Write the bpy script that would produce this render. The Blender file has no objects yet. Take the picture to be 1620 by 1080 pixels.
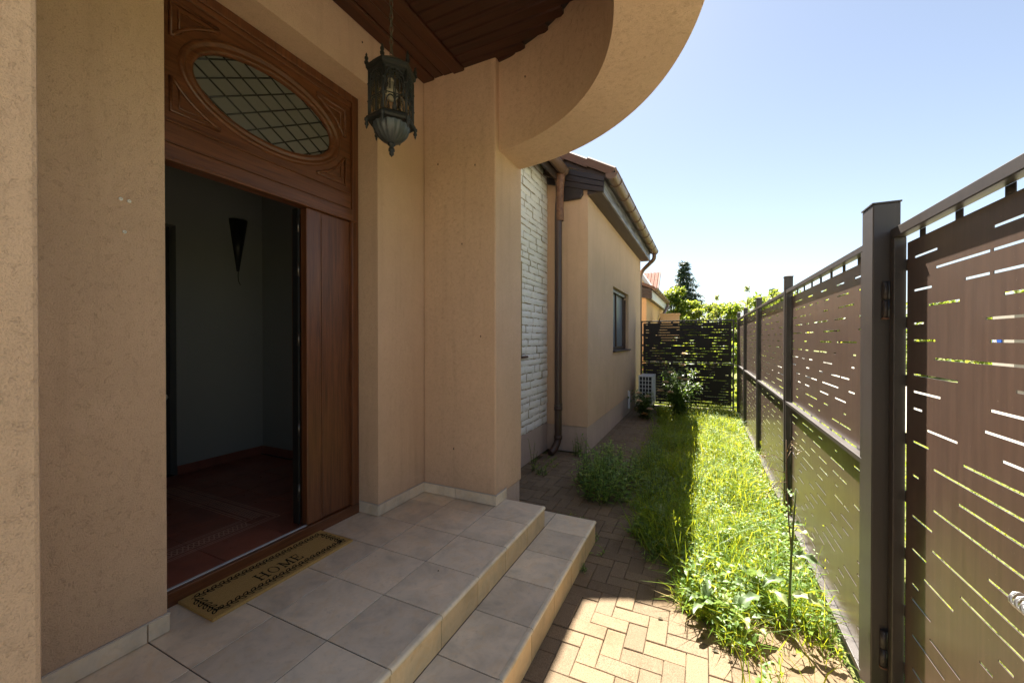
import bpy, bmesh, math, random
import numpy as np
from mathutils import Vector, Matrix

random.seed(7); rng = np.random.default_rng(7)
SC = bpy.context.scene; COL = SC.collection
R = math.radians; PI = math.pi

# ------------------------------------------------------------------ camera
cam_d = bpy.data.cameras.new('camera'); cam = bpy.data.objects.new('camera', cam_d); COL.objects.link(cam)
cam_d.sensor_width = 36; cam_d.lens = 14.0; cam_d.clip_start = .02; cam_d.clip_end = 3000
cam.location = (0, 0, 1.6)
cam.rotation_euler = (R(90 - .36), 0, R(25.6))
SC.camera = cam

# ------------------------------------------------------------------ sky, sun, exposure
SUN = Vector((-.26, .70, 1.0)).normalized()
SUN_EL = math.asin(SUN.z); SUN_AZ = math.atan2(SUN.x, SUN.y)
W = bpy.data.worlds.new('World'); SC.world = W; W.use_nodes = True
wn = W.node_tree; wn.nodes.clear()
sky = wn.nodes.new('ShaderNodeTexSky'); sky.sky_type = 'NISHITA'; sky.sun_disc = False
sky.sun_elevation = SUN_EL; sky.sun_rotation = SUN_AZ
sky.altitude = 100; sky.air_density = 1.0; sky.dust_density = .35; sky.ozone_density = 1.0
bg = wn.nodes.new('ShaderNodeBackground'); bg.inputs['Strength'].default_value = .06
wo = wn.nodes.new('ShaderNodeOutputWorld')
hs = wn.nodes.new('ShaderNodeHueSaturation'); hs.inputs['Saturation'].default_value = .76; hs.inputs['Value'].default_value = .60   # a hazy summer sky
wn.links.new(sky.outputs[0], hs.inputs['Color']); wn.links.new(hs.outputs[0], bg.inputs[0]); wn.links.new(bg.outputs[0], wo.inputs[0])
sl = bpy.data.lights.new('sun', 'SUN'); so = bpy.data.objects.new('sun', sl); COL.objects.link(so)
sl.energy = 5.0; sl.angle = R(.55); sl.color = (1, .93, .82)
so.rotation_euler = SUN.to_track_quat('Z', 'Y').to_euler()
so.location = (-6, 14, 20)
vs = SC.view_settings; vs.view_transform = 'Standard'; vs.look = 'None'; vs.gamma = 1; vs.use_curve_mapping = False
vs.exposure = 2.35
SC.cycles.max_bounces = 10; SC.cycles.diffuse_bounces = 6; SC.cycles.transparent_max_bounces = 12

# ------------------------------------------------------------------ materials
class NT:
    def __init__(s, name):
        s.m = bpy.data.materials.new(name); s.m.use_nodes = True
        s.t = s.m.node_tree; s.t.nodes.clear()
        s.out = s.n('ShaderNodeOutputMaterial')
    def n(s, typ, ins=None, **kw):
        x = s.t.nodes.new(typ)
        for k, v in kw.items(): setattr(x, k, v)
        for k, v in (ins or {}).items(): s.set(x, k, v)
        return x
    def set(s, x, k, v):
        i = x.inputs[k]
        if hasattr(v, 'is_output') or isinstance(v, bpy.types.NodeSocket): s.t.links.new(v, i)
        elif isinstance(v, bpy.types.Node): s.t.links.new(v.outputs[0], i)
        else:
            if isinstance(v, tuple) and len(v) == 3 and i.type == 'RGBA': v = (*v, 1)
            i.default_value = v
    def coord(s, scale=(1, 1, 1), rnd=False):
        tc = s.n('ShaderNodeTexCoord'); v = tc.outputs['Object']
        if rnd:
            oi = s.n('ShaderNodeObjectInfo')
            sc = s.n('ShaderNodeVectorMath', {0: oi.outputs['Random'], 1: (37.1, 91.7, 53.3)}, operation='MULTIPLY')
            ad = s.n('ShaderNodeVectorMath', {0: v, 1: sc.outputs[0]}, operation='ADD'); v = ad.outputs[0]
        mp = s.n('ShaderNodeMapping', {'Vector': v, 'Scale': scale}); return mp.outputs[0]
    def noise(s, vec, scale, detail=4, rough=.55, dist=0):
        return s.n('ShaderNodeTexNoise', {'Vector': vec, 'Scale': scale, 'Detail': detail, 'Roughness': rough, 'Distortion': dist}).outputs[0]
    def ramp(s, fac, stops, interp='LINEAR'):
        x = s.n('ShaderNodeValToRGB', {'Fac': fac}); cr = x.color_ramp; cr.interpolation = interp
        while len(cr.elements) < len(stops): cr.elements.new(.5)
        for e, (p, c) in zip(cr.elements, stops):
            e.position = p; e.color = (*c, 1) if len(c) == 3 else c
        return x.outputs[0]
    def mix(s, fac, a, b, mode='MIX'):
        x = s.n('ShaderNodeMix', data_type='RGBA', blend_type=mode)
        s.set(x, 0, fac); s.set(x, 6, a); s.set(x, 7, b); return x.outputs[2]
    def math(s, op, a, b=0.0, c=None):
        x = s.n('ShaderNodeMath', operation=op); s.set(x, 0, a); s.set(x, 1, b)
        if c is not None: s.set(x, 2, c)
        return x.outputs[0]
    def bump(s, h, strength, dist=.01, normal=None):
        x = s.n('ShaderNodeBump', {'Height': h, 'Strength': strength, 'Distance': dist})
        if normal is not None: s.set(x, 'Normal', normal)
        return x.outputs[0]
    def pbr(s, color, rough=.8, spec=.5, metal=0, normal=None, **kw):
        p = s.n('ShaderNodeBsdfPrincipled')
        s.set(p, 'Base Color', color); s.set(p, 'Roughness', rough); s.set(p, 'Specular IOR Level', spec); s.set(p, 'Metallic', metal)
        if normal is not None: s.set(p, 'Normal', normal)
        for k, v in kw.items(): s.set(p, k.replace('_', ' '), v)
        s.t.links.new(p.outputs[0], s.out.inputs[0]); return p
    def rnd(s): return s.n('ShaderNodeObjectInfo').outputs['Random']

def m_plain(name, c, rough=.6, spec=.5, metal=0, var=.25, scale=8, bump=0.0, bscale=60):
    t = NT(name); v = t.coord()
    n = t.noise(v, scale, 5)
    col = t.mix(n, tuple(x*(1-var) for x in c), tuple(min(1, x*(1+var)) for x in c))
    nm = t.bump(t.noise(v, bscale, 4), bump, .005) if bump else None
    t.pbr(col, rough, spec, metal, nm); return t.m

def m_stucco(name, c, amp=1.0):
    t = NT(name); v = t.coord()
    big = t.noise(v, 1.3, 5, .6); med = t.noise(v, 7, 5, .65)
    col = t.mix(t.ramp(big, [(.3, (0, 0, 0)), (.7, (1, 1, 1))]), tuple(x*.90 for x in c), tuple(x*1.05 for x in c))
    col = t.mix(t.ramp(med, [(.3, (.5, .5, .5)), (.6, (0, 0, 0))]), col, tuple(x*y for x, y in zip(c, (.90, .88, .87))))
    st = t.noise(t.coord((7, 7, .5)), 1.6, 5, .65)
    col = t.mix(t.ramp(st, [(.52, (0, 0, 0)), (.72, (.55, .55, .55))]), col, tuple(x*y for x, y in zip(c, (.80, .78, .77))))
    spot = t.noise(v, 3.1, 4, .7, .6)
    col = t.mix(t.ramp(spot, [(.60, (0, 0, 0)), (.72, (.5, .5, .5))]), col, tuple(min(1, x*y) for x, y in zip(c, (1.08, 1.10, 1.14))))
    fine = t.noise(v, 190, 4, .75)
    col = t.mix(t.ramp(fine, [(.36, (.5, .5, .5)), (.5, (0, 0, 0))]), col, tuple(x*.62 for x in c))
    # short worm-like grooves of scratched render
    dv = t.n('ShaderNodeVectorMath', {0: v, 1: t.n('ShaderNodeVectorMath', {0: t.n('ShaderNodeTexNoise', {'Vector': v, 'Scale': 40.0, 'Detail': 2.0}).outputs[1], 1: (.03, .03, .03)}, operation='MULTIPLY').outputs[0]}, operation='ADD').outputs[0]
    worm = t.noise(dv, 95, 2, .5, .3)
    wr = t.ramp(worm, [(.465, (1, 1, 1)), (.5, (0, 0, 0)), (.535, (1, 1, 1))])
    mask = t.ramp(t.noise(v, 34, 3, .6), [(.50, (1, 1, 1)), (.60, (0, 0, 0))])
    wr = t.mix(mask, wr, (1, 1, 1))
    col = t.mix(t.math('MULTIPLY', t.math('SUBTRACT', 1.0, wr), .24), col, tuple(x*.55 for x in c))
    h = t.math('ADD', t.math('MULTIPLY', fine, .7), t.math('MULTIPLY', wr, .3))
    h = t.math('ADD', h, t.math('MULTIPLY', t.noise(v, 45, 3), .5))
    t.pbr(col, .92, .2, 0, t.bump(h, .8*amp, .008)); return t.m

def m_wood(name, c1, c2, axis='z', rough=.42, scale=1.0, rnd=True, coat=.0, streak=1.0):
    t = NT(name)
    s = {'x': (1.2, 26, 26), 'y': (26, 1.2, 26), 'z': (26, 26, 1.2)}[axis]
    v = t.coord(tuple(q*scale for q in s), rnd)
    g = t.noise(v, 1.6, 6, .65, .6); f = t.noise(v, 7, 3, .6)
    fac = t.math('ADD', t.math('MULTIPLY', g, .75), t.math('MULTIPLY', f, .3))
    col = t.ramp(fac, [(.36, c1), (.7, c2)])
    big = t.noise(t.coord((1, 1, 1)), 3.0, 3)
    col = t.mix(t.math('MULTIPLY', big, .35), col, tuple(x*.55 for x in c1))
    t.pbr(col, t.math('ADD', rough-.08, t.math('MULTIPLY', f, .18)), .45, 0, t.bump(fac, .12*streak, .002), Coat_Weight=coat, Coat_Roughness=.3)
    return t.m

def m_tile(name, c, rnd=True, rough=.38):
    t = NT(name); v = t.coord((1, 1, 1), rnd)
    a = t.noise(v, 5.5, 6, .62, .5); b = t.noise(v, 34, 4, .65)
    col = t.ramp(a, [(.28, tuple(x*.72 for x in c)), (.5, c), (.72, (c[0]*1.2, c[1]*1.16, c[2]*1.12))])
    col = t.mix(t.ramp(t.noise(v, 11, 4, .7, 1.0), [(.48, (0, 0, 0)), (.66, (.55, .55, .55))]), col, (c[0]*.98, c[1]*.88, c[2]*.72))
    col = t.mix(t.ramp(b, [(.56, (0, 0, 0)), (.72, (.35, .35, .35))]), col, tuple(x*.62 for x in c))
    if rnd:
        col = t.mix(1.0, col, t.ramp(t.rnd(), [(0, (.86, .86, .87)), (1, (1.1, 1.09, 1.07))]), 'MULTIPLY')
    # dust lies unevenly on the glaze
    ro = t.math('ADD', rough-.08, t.math('MULTIPLY', t.noise(v, 9, 5, .7), .3))
    t.pbr(col, ro, .45, 0, t.bump(t.math('ADD', a, t.math('MULTIPLY', b, .4)), .10, .004)); return t.m

def m_paver(name, c):
    t = NT(name); v = t.coord((1, 1, 1), True); vo = t.coord()
    g = t.noise(v, 210, 3, .7); a = t.noise(v, 13, 5, .65)
    col = t.ramp(g, [(.32, tuple(x*.42 for x in c)), (.48, c), (.68, tuple(x*1.5 for x in c))])
    col = t.mix(t.math('MULTIPLY', a, .5), col, (c[0]*.82, c[1]*.76, c[2]*.66))
    col = t.mix(1.0, col, t.ramp(t.rnd(), [(0, (.84, .83, .82)), (.5, (1, 1, 1)), (1, (1.12, 1.08, 1.02))]), 'MULTIPLY')
    st = t.ramp(t.noise(t.n('ShaderNodeNewGeometry').outputs['Position'], 2.6, 5, .7), [(.52, (1, 1, 1)), (.7, (.72, .68, .62))])
    col = t.mix(1.0, col, st, 'MULTIPLY')
    t.pbr(col, .93, .25, 0, t.bump(t.math('ADD', g, t.math('MULTIPLY', a, .6)), .5, .004)); return t.m

def m_leaf(name, c, tr, attr=True, mixf=.45, rough=.5, yellow=.3):
    t = NT(name)
    a = t.n('ShaderNodeAttribute', attribute_name='rnd').outputs['Fac']
    f = t.ramp(a, [(0, (.42, .52, .42)), (.5, (.95, 1, .95)), (1, (1.45, 1.25, 1.0))])
    col = t.mix(1.0, c, f, 'MULTIPLY'); trc = t.mix(1.0, tr, f, 'MULTIPLY')
    if yellow:
        k = t.ramp(a, [(.9, (0, 0, 0)), (1.0, (yellow,)*3)])
        col = t.mix(k, col, (.32, .26, .06)); trc = t.mix(k, trc, (.4, .33, .06))
    p = t.n('ShaderNodeBsdfPrincipled', {'Base Color': col, 'Roughness': rough, 'Specular IOR Level': .5})
    b = t.n('ShaderNodeBsdfTranslucent', {'Color': trc})
    mx = t.n('ShaderNodeMixShader', {0: mixf, 1: p.outputs[0], 2: b.outputs[0]})
    t.t.links.new(mx.outputs[0], t.out.inputs[0]); return t.m

def m_metal_paint(name, c, rough=.36, dust=.25, metal=0.0, spec=.5, coat=0.0):
    t = NT(name); v = t.coord(); vs_ = t.coord((14, 14, .7))
    streak = t.noise(vs_, 3, 5, .6); sp = t.noise(v, 160, 3, .6)
    col = t.mix(t.math('MULTIPLY', t.ramp(streak, [(.35, (0, 0, 0)), (.75, (1, 1, 1))]), dust), c, (c[0]*2.2+.03, c[1]*2.1+.025, c[2]*2.0+.02))
    col = t.mix(t.ramp(sp, [(.69, (0, 0, 0)), (.78, (.5, .5, .5))]), col, (.34, .29, .24))
    ro = t.math('ADD', rough, t.math('MULTIPLY', t.noise(v, 5, 4), .16))
    t.pbr(col, ro, spec, metal, t.bump(t.noise(v, 320, 2), .06, .001), Coat_Weight=coat, Coat_Roughness=.22); return t.m

MAT = {}
MAT['stucco'] = m_stucco('peach_stucco', (.645, .45, .305))
MAT['plinth'] = m_stucco('plinth_stucco', (.53, .42, .35), .8)
MAT['door'] = m_wood('stained_door_wood', (.062, .019, .007), (.205, .074, .028), 'z', .36, coat=.25)
MAT['door_h'] = m_wood('stained_door_wood_across', (.062, .019, .007), (.205, .074, .028), 'y', .36, coat=.25)
MAT['ceil'] = m_wood('dark_ceiling_wood', (.022, .008, .005), (.075, .025, .014), 'x', .33)
MAT['ceil_y'] = m_wood('dark_ceiling_wood_along', (.035, .012, .006), (.105, .036, .018), 'y', .33)
MAT['eave'] = m_wood('dark_eave_board', (.016, .014, .017), (.045, .034, .032), 'x', .42)
MAT['eave_y'] = m_wood('dark_eave_board_along', (.022, .016, .014), (.075, .05, .036), 'y', .42)
MAT['tile'] = m_tile('porch_tile', (.72, .62, .475), rough=.30)
MAT['nosing'] = m_tile('bullnose_tile', (.78, .68, .50))  # lighter than the tread: light caught by the rounded edge is painted in
MAT['riser'] = m_tile('riser_tile', (.66, .50, .29))  # yellow-beige tile with warm bounce from the sunlit pavers put into its colour
MAT['grout'] = m_plain('grout', (.12, .10, .085), .95, .2, bump=.3)
MAT['skgrout'] = m_plain('pale_mortar', (.48, .42, .36), .95, .2, bump=.3)
MAT['paver'] = m_paver('sand_paver', (.20, .15, .10))
MAT['sand'] = m_plain('joint_sand', (.20, .155, .10), .97, .2, var=.45, scale=30, bump=.8, bscale=200)
MAT['bounce_ground'] = m_plain('pale_bounce_ground', (.50, .41, .29), .95, .2, var=.2, scale=6, bump=.5)  # kept pale so it throws light back into the shaded porch
MAT['soil'] = m_plain('dry_soil', (.19, .135, .082), .97, .2, var=.4, scale=14, bump=1.0, bscale=45)
MAT['grass_ground'] = m_plain('turf_ground', (.15, .16, .05), .97, .2, var=.5, scale=9, bump=.8, bscale=40)
MAT['stone'] = None
t = NT('white_washed_stone'); v = t.coord((1, 1, 1), True)
cc = t.ramp(t.noise(v, 16, 5, .65), [(.25, (.66, .62, .54)), (.5, (.86, .84, .79)), (.8, (.90, .89, .86))])
t.pbr(cc, .9, .25, 0, t.bump(t.math('ADD', t.noise(v, 30, 5, .6), t.math('MULTIPLY', t.noise(v, 8, 2), 1.5)), .6, .008)); MAT['stone'] = t.m
MAT['mortar'] = m_plain('ochre_mortar', (.46, .37, .22), .95, .2, var=.4, scale=20, bump=.6)
MAT['fence'] = m_metal_paint('shade_darkened_fence_paint', (.032, .024, .021), .36, .16, spec=.7)  # frames and posts: sheet paint made darker, shade put into the colour
MAT['fence_panel'] = m_metal_paint('brown_fence_sheet', (.066, .037, .025), .38, .26, spec=.55, coat=.6)
MAT['screen'] = m_metal_paint('shade_darkened_screen_sheet', (.022, .018, .017), .5, .06, spec=.3)  # far screen's shaded side is put into this near-black colour
MAT['fence_shaded'] = m_metal_paint('shaded_fence_paint', (.030, .026, .026), .34, .10)  # darker copy of the fence paint with shade put into the colour
MAT['gutter'] = m_metal_paint('brown_gutter_paint', (.14, .085, .055), .32, .25)
MAT['pipe'] = m_metal_paint('brown_pipe_paint', (.05, .028, .022), .28, .2)
MAT['rtile'] = m_plain('brown_roof_tile', (.15, .085, .06), .7, .4, var=.3, scale=10, bump=.3)
MAT['redtile'] = m_plain('red_roof_tile', (.30, .10, .055), .75, .3, var=.35, scale=6)
MAT['iron'] = m_plain('aged_lantern_iron', (.014, .014, .012), .55, .5, metal=.3, var=.5, scale=40, bump=.4, bscale=150)
MAT['iron_top'] = m_plain('verdigris_iron', (.075, .066, .045), .7, .4, metal=.1, var=.4, scale=30, bump=.4)
MAT['bowl'] = m_plain('grey_lantern_bowl', (.055, .06, .06), .45, .5, metal=.3, var=.35, scale=20)
MAT['blackm'] = m_plain('black_metal', (.012, .012, .012), .45, .5, var=.3)
MAT['hinge'] = m_plain('hinge_metal', (.10, .09, .08), .35, .5, metal=.8)
MAT['chrome'] = m_plain('galvanised_metal', (.62, .62, .62), .3, .5, metal=.9)
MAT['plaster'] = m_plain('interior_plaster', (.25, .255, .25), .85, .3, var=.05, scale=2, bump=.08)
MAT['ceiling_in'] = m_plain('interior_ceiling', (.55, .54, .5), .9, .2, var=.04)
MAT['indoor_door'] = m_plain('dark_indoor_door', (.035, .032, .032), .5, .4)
MAT['inskirt'] = m_tile('red_brown_skirting', (.22, .075, .05), True, .3)
MAT['intile'] = m_tile('red_brown_floor_tile', (.36, .12, .075), True, .26)
MAT['inborder'] = m_plain('terracotta_border', (.70, .42, .30), .45, .5, var=.2, scale=30)
MAT['white'] = m_plain('white_plastic', (.78, .78, .75), .45, .5, var=.05)
MAT['acwhite'] = m_plain('white_appliance_paint', (.68, .70, .72), .4, .5, var=.06)
MAT['acdark'] = m_plain('dark_fan_void', (.03, .035, .04), .6, .4)
MAT['sky_glass'] = m_plain('blue_grey_sky_glass', (.13, .155, .18), .35, .5, var=.1)  # glass panes; the sky's blue-grey reflection is put into this colour
MAT['winframe'] = m_plain('brown_window_frame', (.07, .04, .028), .4, .5, var=.2)
MAT['cream'] = m_plain('cream_render', (.66, .57, .38), .9, .2, var=.08, bump=.2)
MAT['ochre'] = m_plain('ochre_render', (.60, .40, .22), .9, .2, var=.08, bump=.2)
MAT['palemetal'] = m_plain('pale_flashing', (.55, .56, .57), .45, .5, var=.12)
MAT['concrete'] = m_plain('pale_concrete', (.36, .33, .28), .92, .2, var=.15, scale=5, bump=.4)
MAT['bark'] = m_plain('bark', (.09, .065, .045), .95, .2, var=.4, scale=14, bump=.8)
MAT['blueplate'] = m_plain('blue_enamel', (.02, .09, .42), .35, .5, var=.05)
t = NT('coir'); v = t.coord(); f = t.noise(v, 420, 3, .75); b = t.noise(v, 25, 4)
t.pbr(t.mix(t.math('MULTIPLY', b, .5), t.ramp(f, [(.32, (.26, .15, .05)), (.6, (.74, .49, .18))]), (.52, .33, .105)), .98, .1, 0, t.bump(f, 1.0, .006)); MAT['coir'] = t.m
t = NT('black_print'); v = t.coord(); f = t.noise(v, 420, 3, .75)
t.pbr(t.ramp(f, [(.35, (.008, .007, .006)), (.75, (.05, .037, .02))]), .98, .1, 0, t.bump(f, 1.0, .006)); MAT['print'] = t.m
t = NT('frosted_oval_glass'); v = t.coord()
t.pbr((.19, .185, .17), .32, .5, 0, t.bump(t.noise(v, 30, 3), .1, .003), Transmission_Weight=.35); MAT['oval'] = t.m
t = NT('lantern_glass'); d = t.n('ShaderNodeBsdfTranslucent', {'Color': (.75, .66, .5)}); g2 = t.n('ShaderNodeBsdfTransparent', {'Color': (.9, .84, .7)})
gl = t.n('ShaderNodeBsdfGlossy', {'Color': (.8, .8, .8), 'Roughness': .25})
m1 = t.n('ShaderNodeMixShader', {0: .72, 1: d.outputs[0], 2: g2.outputs[0]}); m2 = t.n('ShaderNodeMixShader', {0: .08, 1: m1.outputs[0], 2: gl.outputs[0]})
t.t.links.new(m2.outputs[0], t.out.inputs[0]); MAT['lglass'] = t.m
t = NT('window_glass'); t.pbr((.02, .025, .03), .06, .6); MAT['glass'] = t.m

MAT['grass'] = m_leaf('grass_blade', (.115, .235, .022), (.48, .52, .03), mixf=.48)
MAT['gcover'] = m_leaf('ground_cover_leaf', (.125, .24, .035), (.48, .52, .05), mixf=.40)
MAT['weed'] = m_leaf('weed_leaf', (.20, .32, .08), (.42, .58, .10), mixf=.45)
MAT['dock'] = m_leaf('dock_leaf', (.24, .31, .15), (.4, .5, .12), mixf=.35, rough=.42)
MAT['rosel'] = m_leaf('rose_leaf', (.06, .11, .03), (.22, .34, .05), mixf=.35, rough=.4)
MAT['rosef'] = m_leaf('rose_petal', (.86, .68, .50), (.75, .52, .34), mixf=.3, yellow=0)
MAT['rosedry'] = m_leaf('dry_rose_petal', (.45, .22, .07), (.4, .2, .05), mixf=.3, yellow=0)
MAT['spruce'] = m_leaf('spruce_needle', (.055, .09, .06), (.08, .12, .06), mixf=.25)
MAT['tree'] = m_leaf('tree_leaf', (.09, .15, .025), (.40, .48, .05), mixf=.5)
MAT['tree2'] = m_leaf('far_tree_leaf', (.11, .16, .035), (.45, .5, .07), mixf=.5)
MAT['straw'] = m_leaf('dry_straw', (.42, .34, .16), (.45, .36, .14), mixf=.3, yellow=0)
MAT['stemg'] = m_plain('green_stem', (.10, .14, .04), .7, .3, var=.3)
MAT['stemb'] = m_plain('brown_stem', (.12, .075, .04), .8, .3, var=.3)
MAT['dry'] = m_leaf('dry_leaf', (.16, .10, .045), (.16, .10, .04), mixf=.2)

# ------------------------------------------------------------------ mesh helpers
class MB:
    def __init__(s): s.v = []; s.f = []; s.sm = []
    def add(s, vs, fs, smooth=False):
        b = len(s.v); s.v += [tuple(p) for p in vs]; s.f += [tuple(b+i for i in f) for f in fs]; s.sm += [smooth]*len(fs); return s
    def box(s, x0, x1, y0, y1, z0, z1):
        return s.add([(x0,y0,z0),(x1,y0,z0),(x1,y1,z0),(x0,y1,z0),(x0,y0,z1),(x1,y0,z1),(x1,y1,z1),(x0,y1,z1)],
                     [(0,3,2,1),(4,5,6,7),(0,1,5,4),(1,2,6,5),(2,3,7,6),(3,0,4,7)])
    def cbox(s, x0, x1, y0, y1, z0, z1, c):
        # box with chamfered top edges
        return s.add([(x0,y0,z0),(x1,y0,z0),(x1,y1,z0),(x0,y1,z0),(x0,y0,z1-c),(x1,y0,z1-c),(x1,y1,z1-c),(x0,y1,z1-c),
                      (x0+c,y0+c,z1),(x1-c,y0+c,z1),(x1-c,y1-c,z1),(x0+c,y1-c,z1)],
                     [(0,3,2,1),(8,9,10,11),(0,1,5,4),(1,2,6,5),(2,3,7,6),(3,0,4,7),(4,5,9,8),(5,6,10,9),(6,7,11,10),(7,4,8,11)])
    def prism(s, poly, axis, a, b, smooth=False):
        # poly: 2D points; axis x -> (y,z), y -> (x,z), z -> (x,y)
        def P(p, t): return {'x': (t, p[0], p[1]), 'y': (p[0], t, p[1]), 'z': (p[0], p[1], t)}[axis]
        n = len(poly); vs_ = [P(p, a) for p in poly] + [P(p, b) for p in poly]
        s.add(vs_, [tuple(range(n))[::-1], tuple(range(n, 2*n))])
        base = len(s.v) - 2*n
        for i in range(n):
            j = (i+1) % n; s.f.append((base+i, base+j, base+n+j, base+n+i)); s.sm.append(smooth)
        return s
    def lathe(s, prof, n=24, c=(0,0,0), a0=0, a1=2*PI, smooth=True, closed_prof=False):
        full = abs(a1-a0-2*PI) < 1e-6; m = n if full else n+1; b = len(s.v); k = len(prof)
        for i in range(m):
            a = a0+(a1-a0)*i/n
            for r, z in prof: s.v.append((c[0]+r*math.cos(a), c[1]+r*math.sin(a), c[2]+z))
        for i in range(n):
            i2 = (i+1) % m
            for j in range(k if closed_prof else k-1):
                j2 = (j+1) % k
                s.f.append((b+i*k+j, b+i2*k+j, b+i2*k+j2, b+i*k+j2)); s.sm.append(smooth)
        if not full and closed_prof:
            s.f.append(tuple(b+j for j in range(k))); s.f.append(tuple(b+(m-1)*k+j for j in range(k-1, -1, -1))); s.sm += [False, False]
        return s
    def tube(s, pts, r, n=8, cap=True, closed=False):
        pts = [Vector(p) for p in pts]; m = len(pts); b = len(s.v); up = None
        for i, p in enumerate(pts):
            if closed: d = pts[(i+1) % m]-pts[i-1]
            else: d = pts[min(i+1, m-1)]-pts[max(i-1, 0)]
            d.normalize()
            if up is None:
                up = Vector((0,0,1)) if abs(d.z) < .9 else Vector((1,0,0))
            u = d.cross(up); u.normalize(); w = u.cross(d); w.normalize(); up = w
            rr = r[i] if isinstance(r, (list, tuple)) else r
            for k in range(n):
                a = 2*PI*k/n; s.v.append(tuple(p+u*(rr*math.cos(a))+w*(rr*math.sin(a))))
        for i in range(m if closed else m-1):
            i2 = (i+1) % m
            for k in range(n):
                k2 = (k+1) % n; s.f.append((b+i*n+k, b+i*n+k2, b+i2*n+k2, b+i2*n+k)); s.sm.append(True)
        if cap and not closed:
            s.f.append(tuple(b+k for k in range(n-1, -1, -1))); s.f.append(tuple(b+(m-1)*n+k for k in range(n))); s.sm += [False, False]
        return s
    def mesh(s, name, off=(0,0,0), fix=True):
        me = bpy.data.meshes.new(name)
        o = off; me.from_pydata([(x-o[0], y-o[1], z-o[2]) for x, y, z in s.v], [], s.f)
        me.polygons.foreach_set('use_smooth', s.sm)
        if fix:
            bm = bmesh.new(); bm.from_mesh(me); bmesh.ops.recalc_face_normals(bm, faces=bm.faces); bm.to_mesh(me); bm.free()
        me.update(); return me

def wloc(o):
    v = Vector((0,0,0))
    while o is not None: v += o.location; o = o.parent
    return v
def thing(name, label, cat, loc=(0,0,0), group=None):
    o = bpy.data.objects.new(name, None); COL.objects.link(o); o.location = loc; o.empty_display_size = .1
    o['label'] = label; o['category'] = cat
    if group: o['group'] = group
    return o
def tag(o, label, cat, group=None):
    o['label'] = label; o['category'] = cat
    if group: o['group'] = group
    return o
def kind(o, k): o['kind'] = k; return o
def link(name, me, mat, parent=None, loc=(0,0,0)):
    o = bpy.data.objects.new(name, me); COL.objects.link(o)
    if mat is not None and not me.materials: me.materials.append(MAT[mat] if isinstance(mat, str) else mat)
    o.parent = parent; o.location = loc; return o
def obj(name, mb, mat, parent=None, bevel=0, fix=True):
    """world-coordinate mesh, stored relative to its parent"""
    o = link(name, mb.mesh(name, wloc(parent), fix), mat, parent)
    if bevel:
        b = o.modifiers.new('bevel', 'BEVEL'); b.width = bevel; b.segments = 2; b.limit_method = 'ANGLE'; b.angle_limit = R(40); b.harden_normals = False
    return o
def inst(name, me, mat, parent, world, rot=(0,0,0), scale=None):
    o = link(name, me, mat, parent, Vector(world)-wloc(parent)); o.rotation_euler = rot
    if scale: o.scale = scale
    return o
def dup_tree(root, loc, rotz=0, scale=1, label=None):
    r = root.copy(); COL.objects.link(r); r.location = loc; r.rotation_euler = (0,0,rotz); r.scale = (scale,)*3
    if label: r['label'] = label
    for ch in list(root.children):
        c = ch.copy(); COL.objects.link(c); c.parent = r
        for g in list(ch.children):
            d = g.copy(); COL.objects.link(d); d.parent = c
    return r

def sheet(mb, plane, p0, p1, rows):
    """slab between p0 and p1 on axis `plane` ('x' or 'y'); rows = list of (z0, z1, [(a0,a1) solid spans], [(h0,h1) holes])"""
    def P(p, a, z): return (p, a, z) if plane == 'x' else (a, p, z)
    for z0, z1, spans, holes in rows:
        for a0, a1 in spans:
            mb.add([P(p0,a0,z0),P(p0,a1,z0),P(p0,a1,z1),P(p0,a0,z1)], [(0,1,2,3)])
            mb.add([P(p1,a0,z0),P(p1,a1,z0),P(p1,a1,z1),P(p1,a0,z1)], [(3,2,1,0)])
        for a0, a1 in holes:
            mb.add([P(p0,a0,z0),P(p1,a0,z0),P(p1,a0,z1),P(p0,a0,z1)], [(0,1,2,3)])
            mb.add([P(p0,a1,z0),P(p1,a1,z0),P(p1,a1,z1),P(p0,a1,z1)], [(3,2,1,0)])
            mb.add([P(p0,a0,z0),P(p1,a0,z0),P(p1,a1,z0),P(p0,a1,z0)], [(3,2,1,0)])
            mb.add([P(p0,a0,z1),P(p1,a0,z1),P(p1,a1,z1),P(p0,a1,z1)], [(0,1,2,3)])
    return mb
def rim(mb, plane, p0, p1, a0, a1, z0, z1):
    def P(p, a, z): return (p, a, z) if plane == 'x' else (a, p, z)
    for (A, B) in (((a0,z0),(a1,z0)),((a1,z0),(a1,z1)),((a1,z1),(a0,z1)),((a0,z1),(a0,z0))):
        mb.add([P(p0,*A),P(p0,*B),P(p1,*B),P(p1,*A)], [(0,1,2,3)])
def slot_panel(plane, p0, p1, a0, a1, z0, z1, slots):
    """slots: list of (s0, s1, z, h); cut right through a thin sheet"""
    mb = MB(); byz = {}
    for s in slots: byz.setdefault((round(s[2], 4), s[3]), []).append((s[0], s[1]))
    z = z0; rows = []
    for (zc, h) in sorted(byz):
        if zc-h/2 < z+.004 or zc+h/2 > z1-.004: continue
        rows.append((z, zc-h/2, [(a0, a1)], []))
        hs = sorted(byz[(zc, h)]); spans = []; p = a0; hh = []
        for s0, s1 in hs:
            s0 = max(s0, p+.006); s1 = min(s1, a1-.006)
            if s1-s0 < .015: continue
            spans.append((p, s0)); hh.append((s0, s1)); p = s1
        spans.append((p, a1)); rows.append((zc-h/2, zc+h/2, spans, hh)); z = zc+h/2
    rows.append((z, z1, [(a0, a1)], []))
    sheet(mb, plane, p0, p1, rows); rim(mb, plane, p0, p1, a0, a1, z0, z1); return mb
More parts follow.
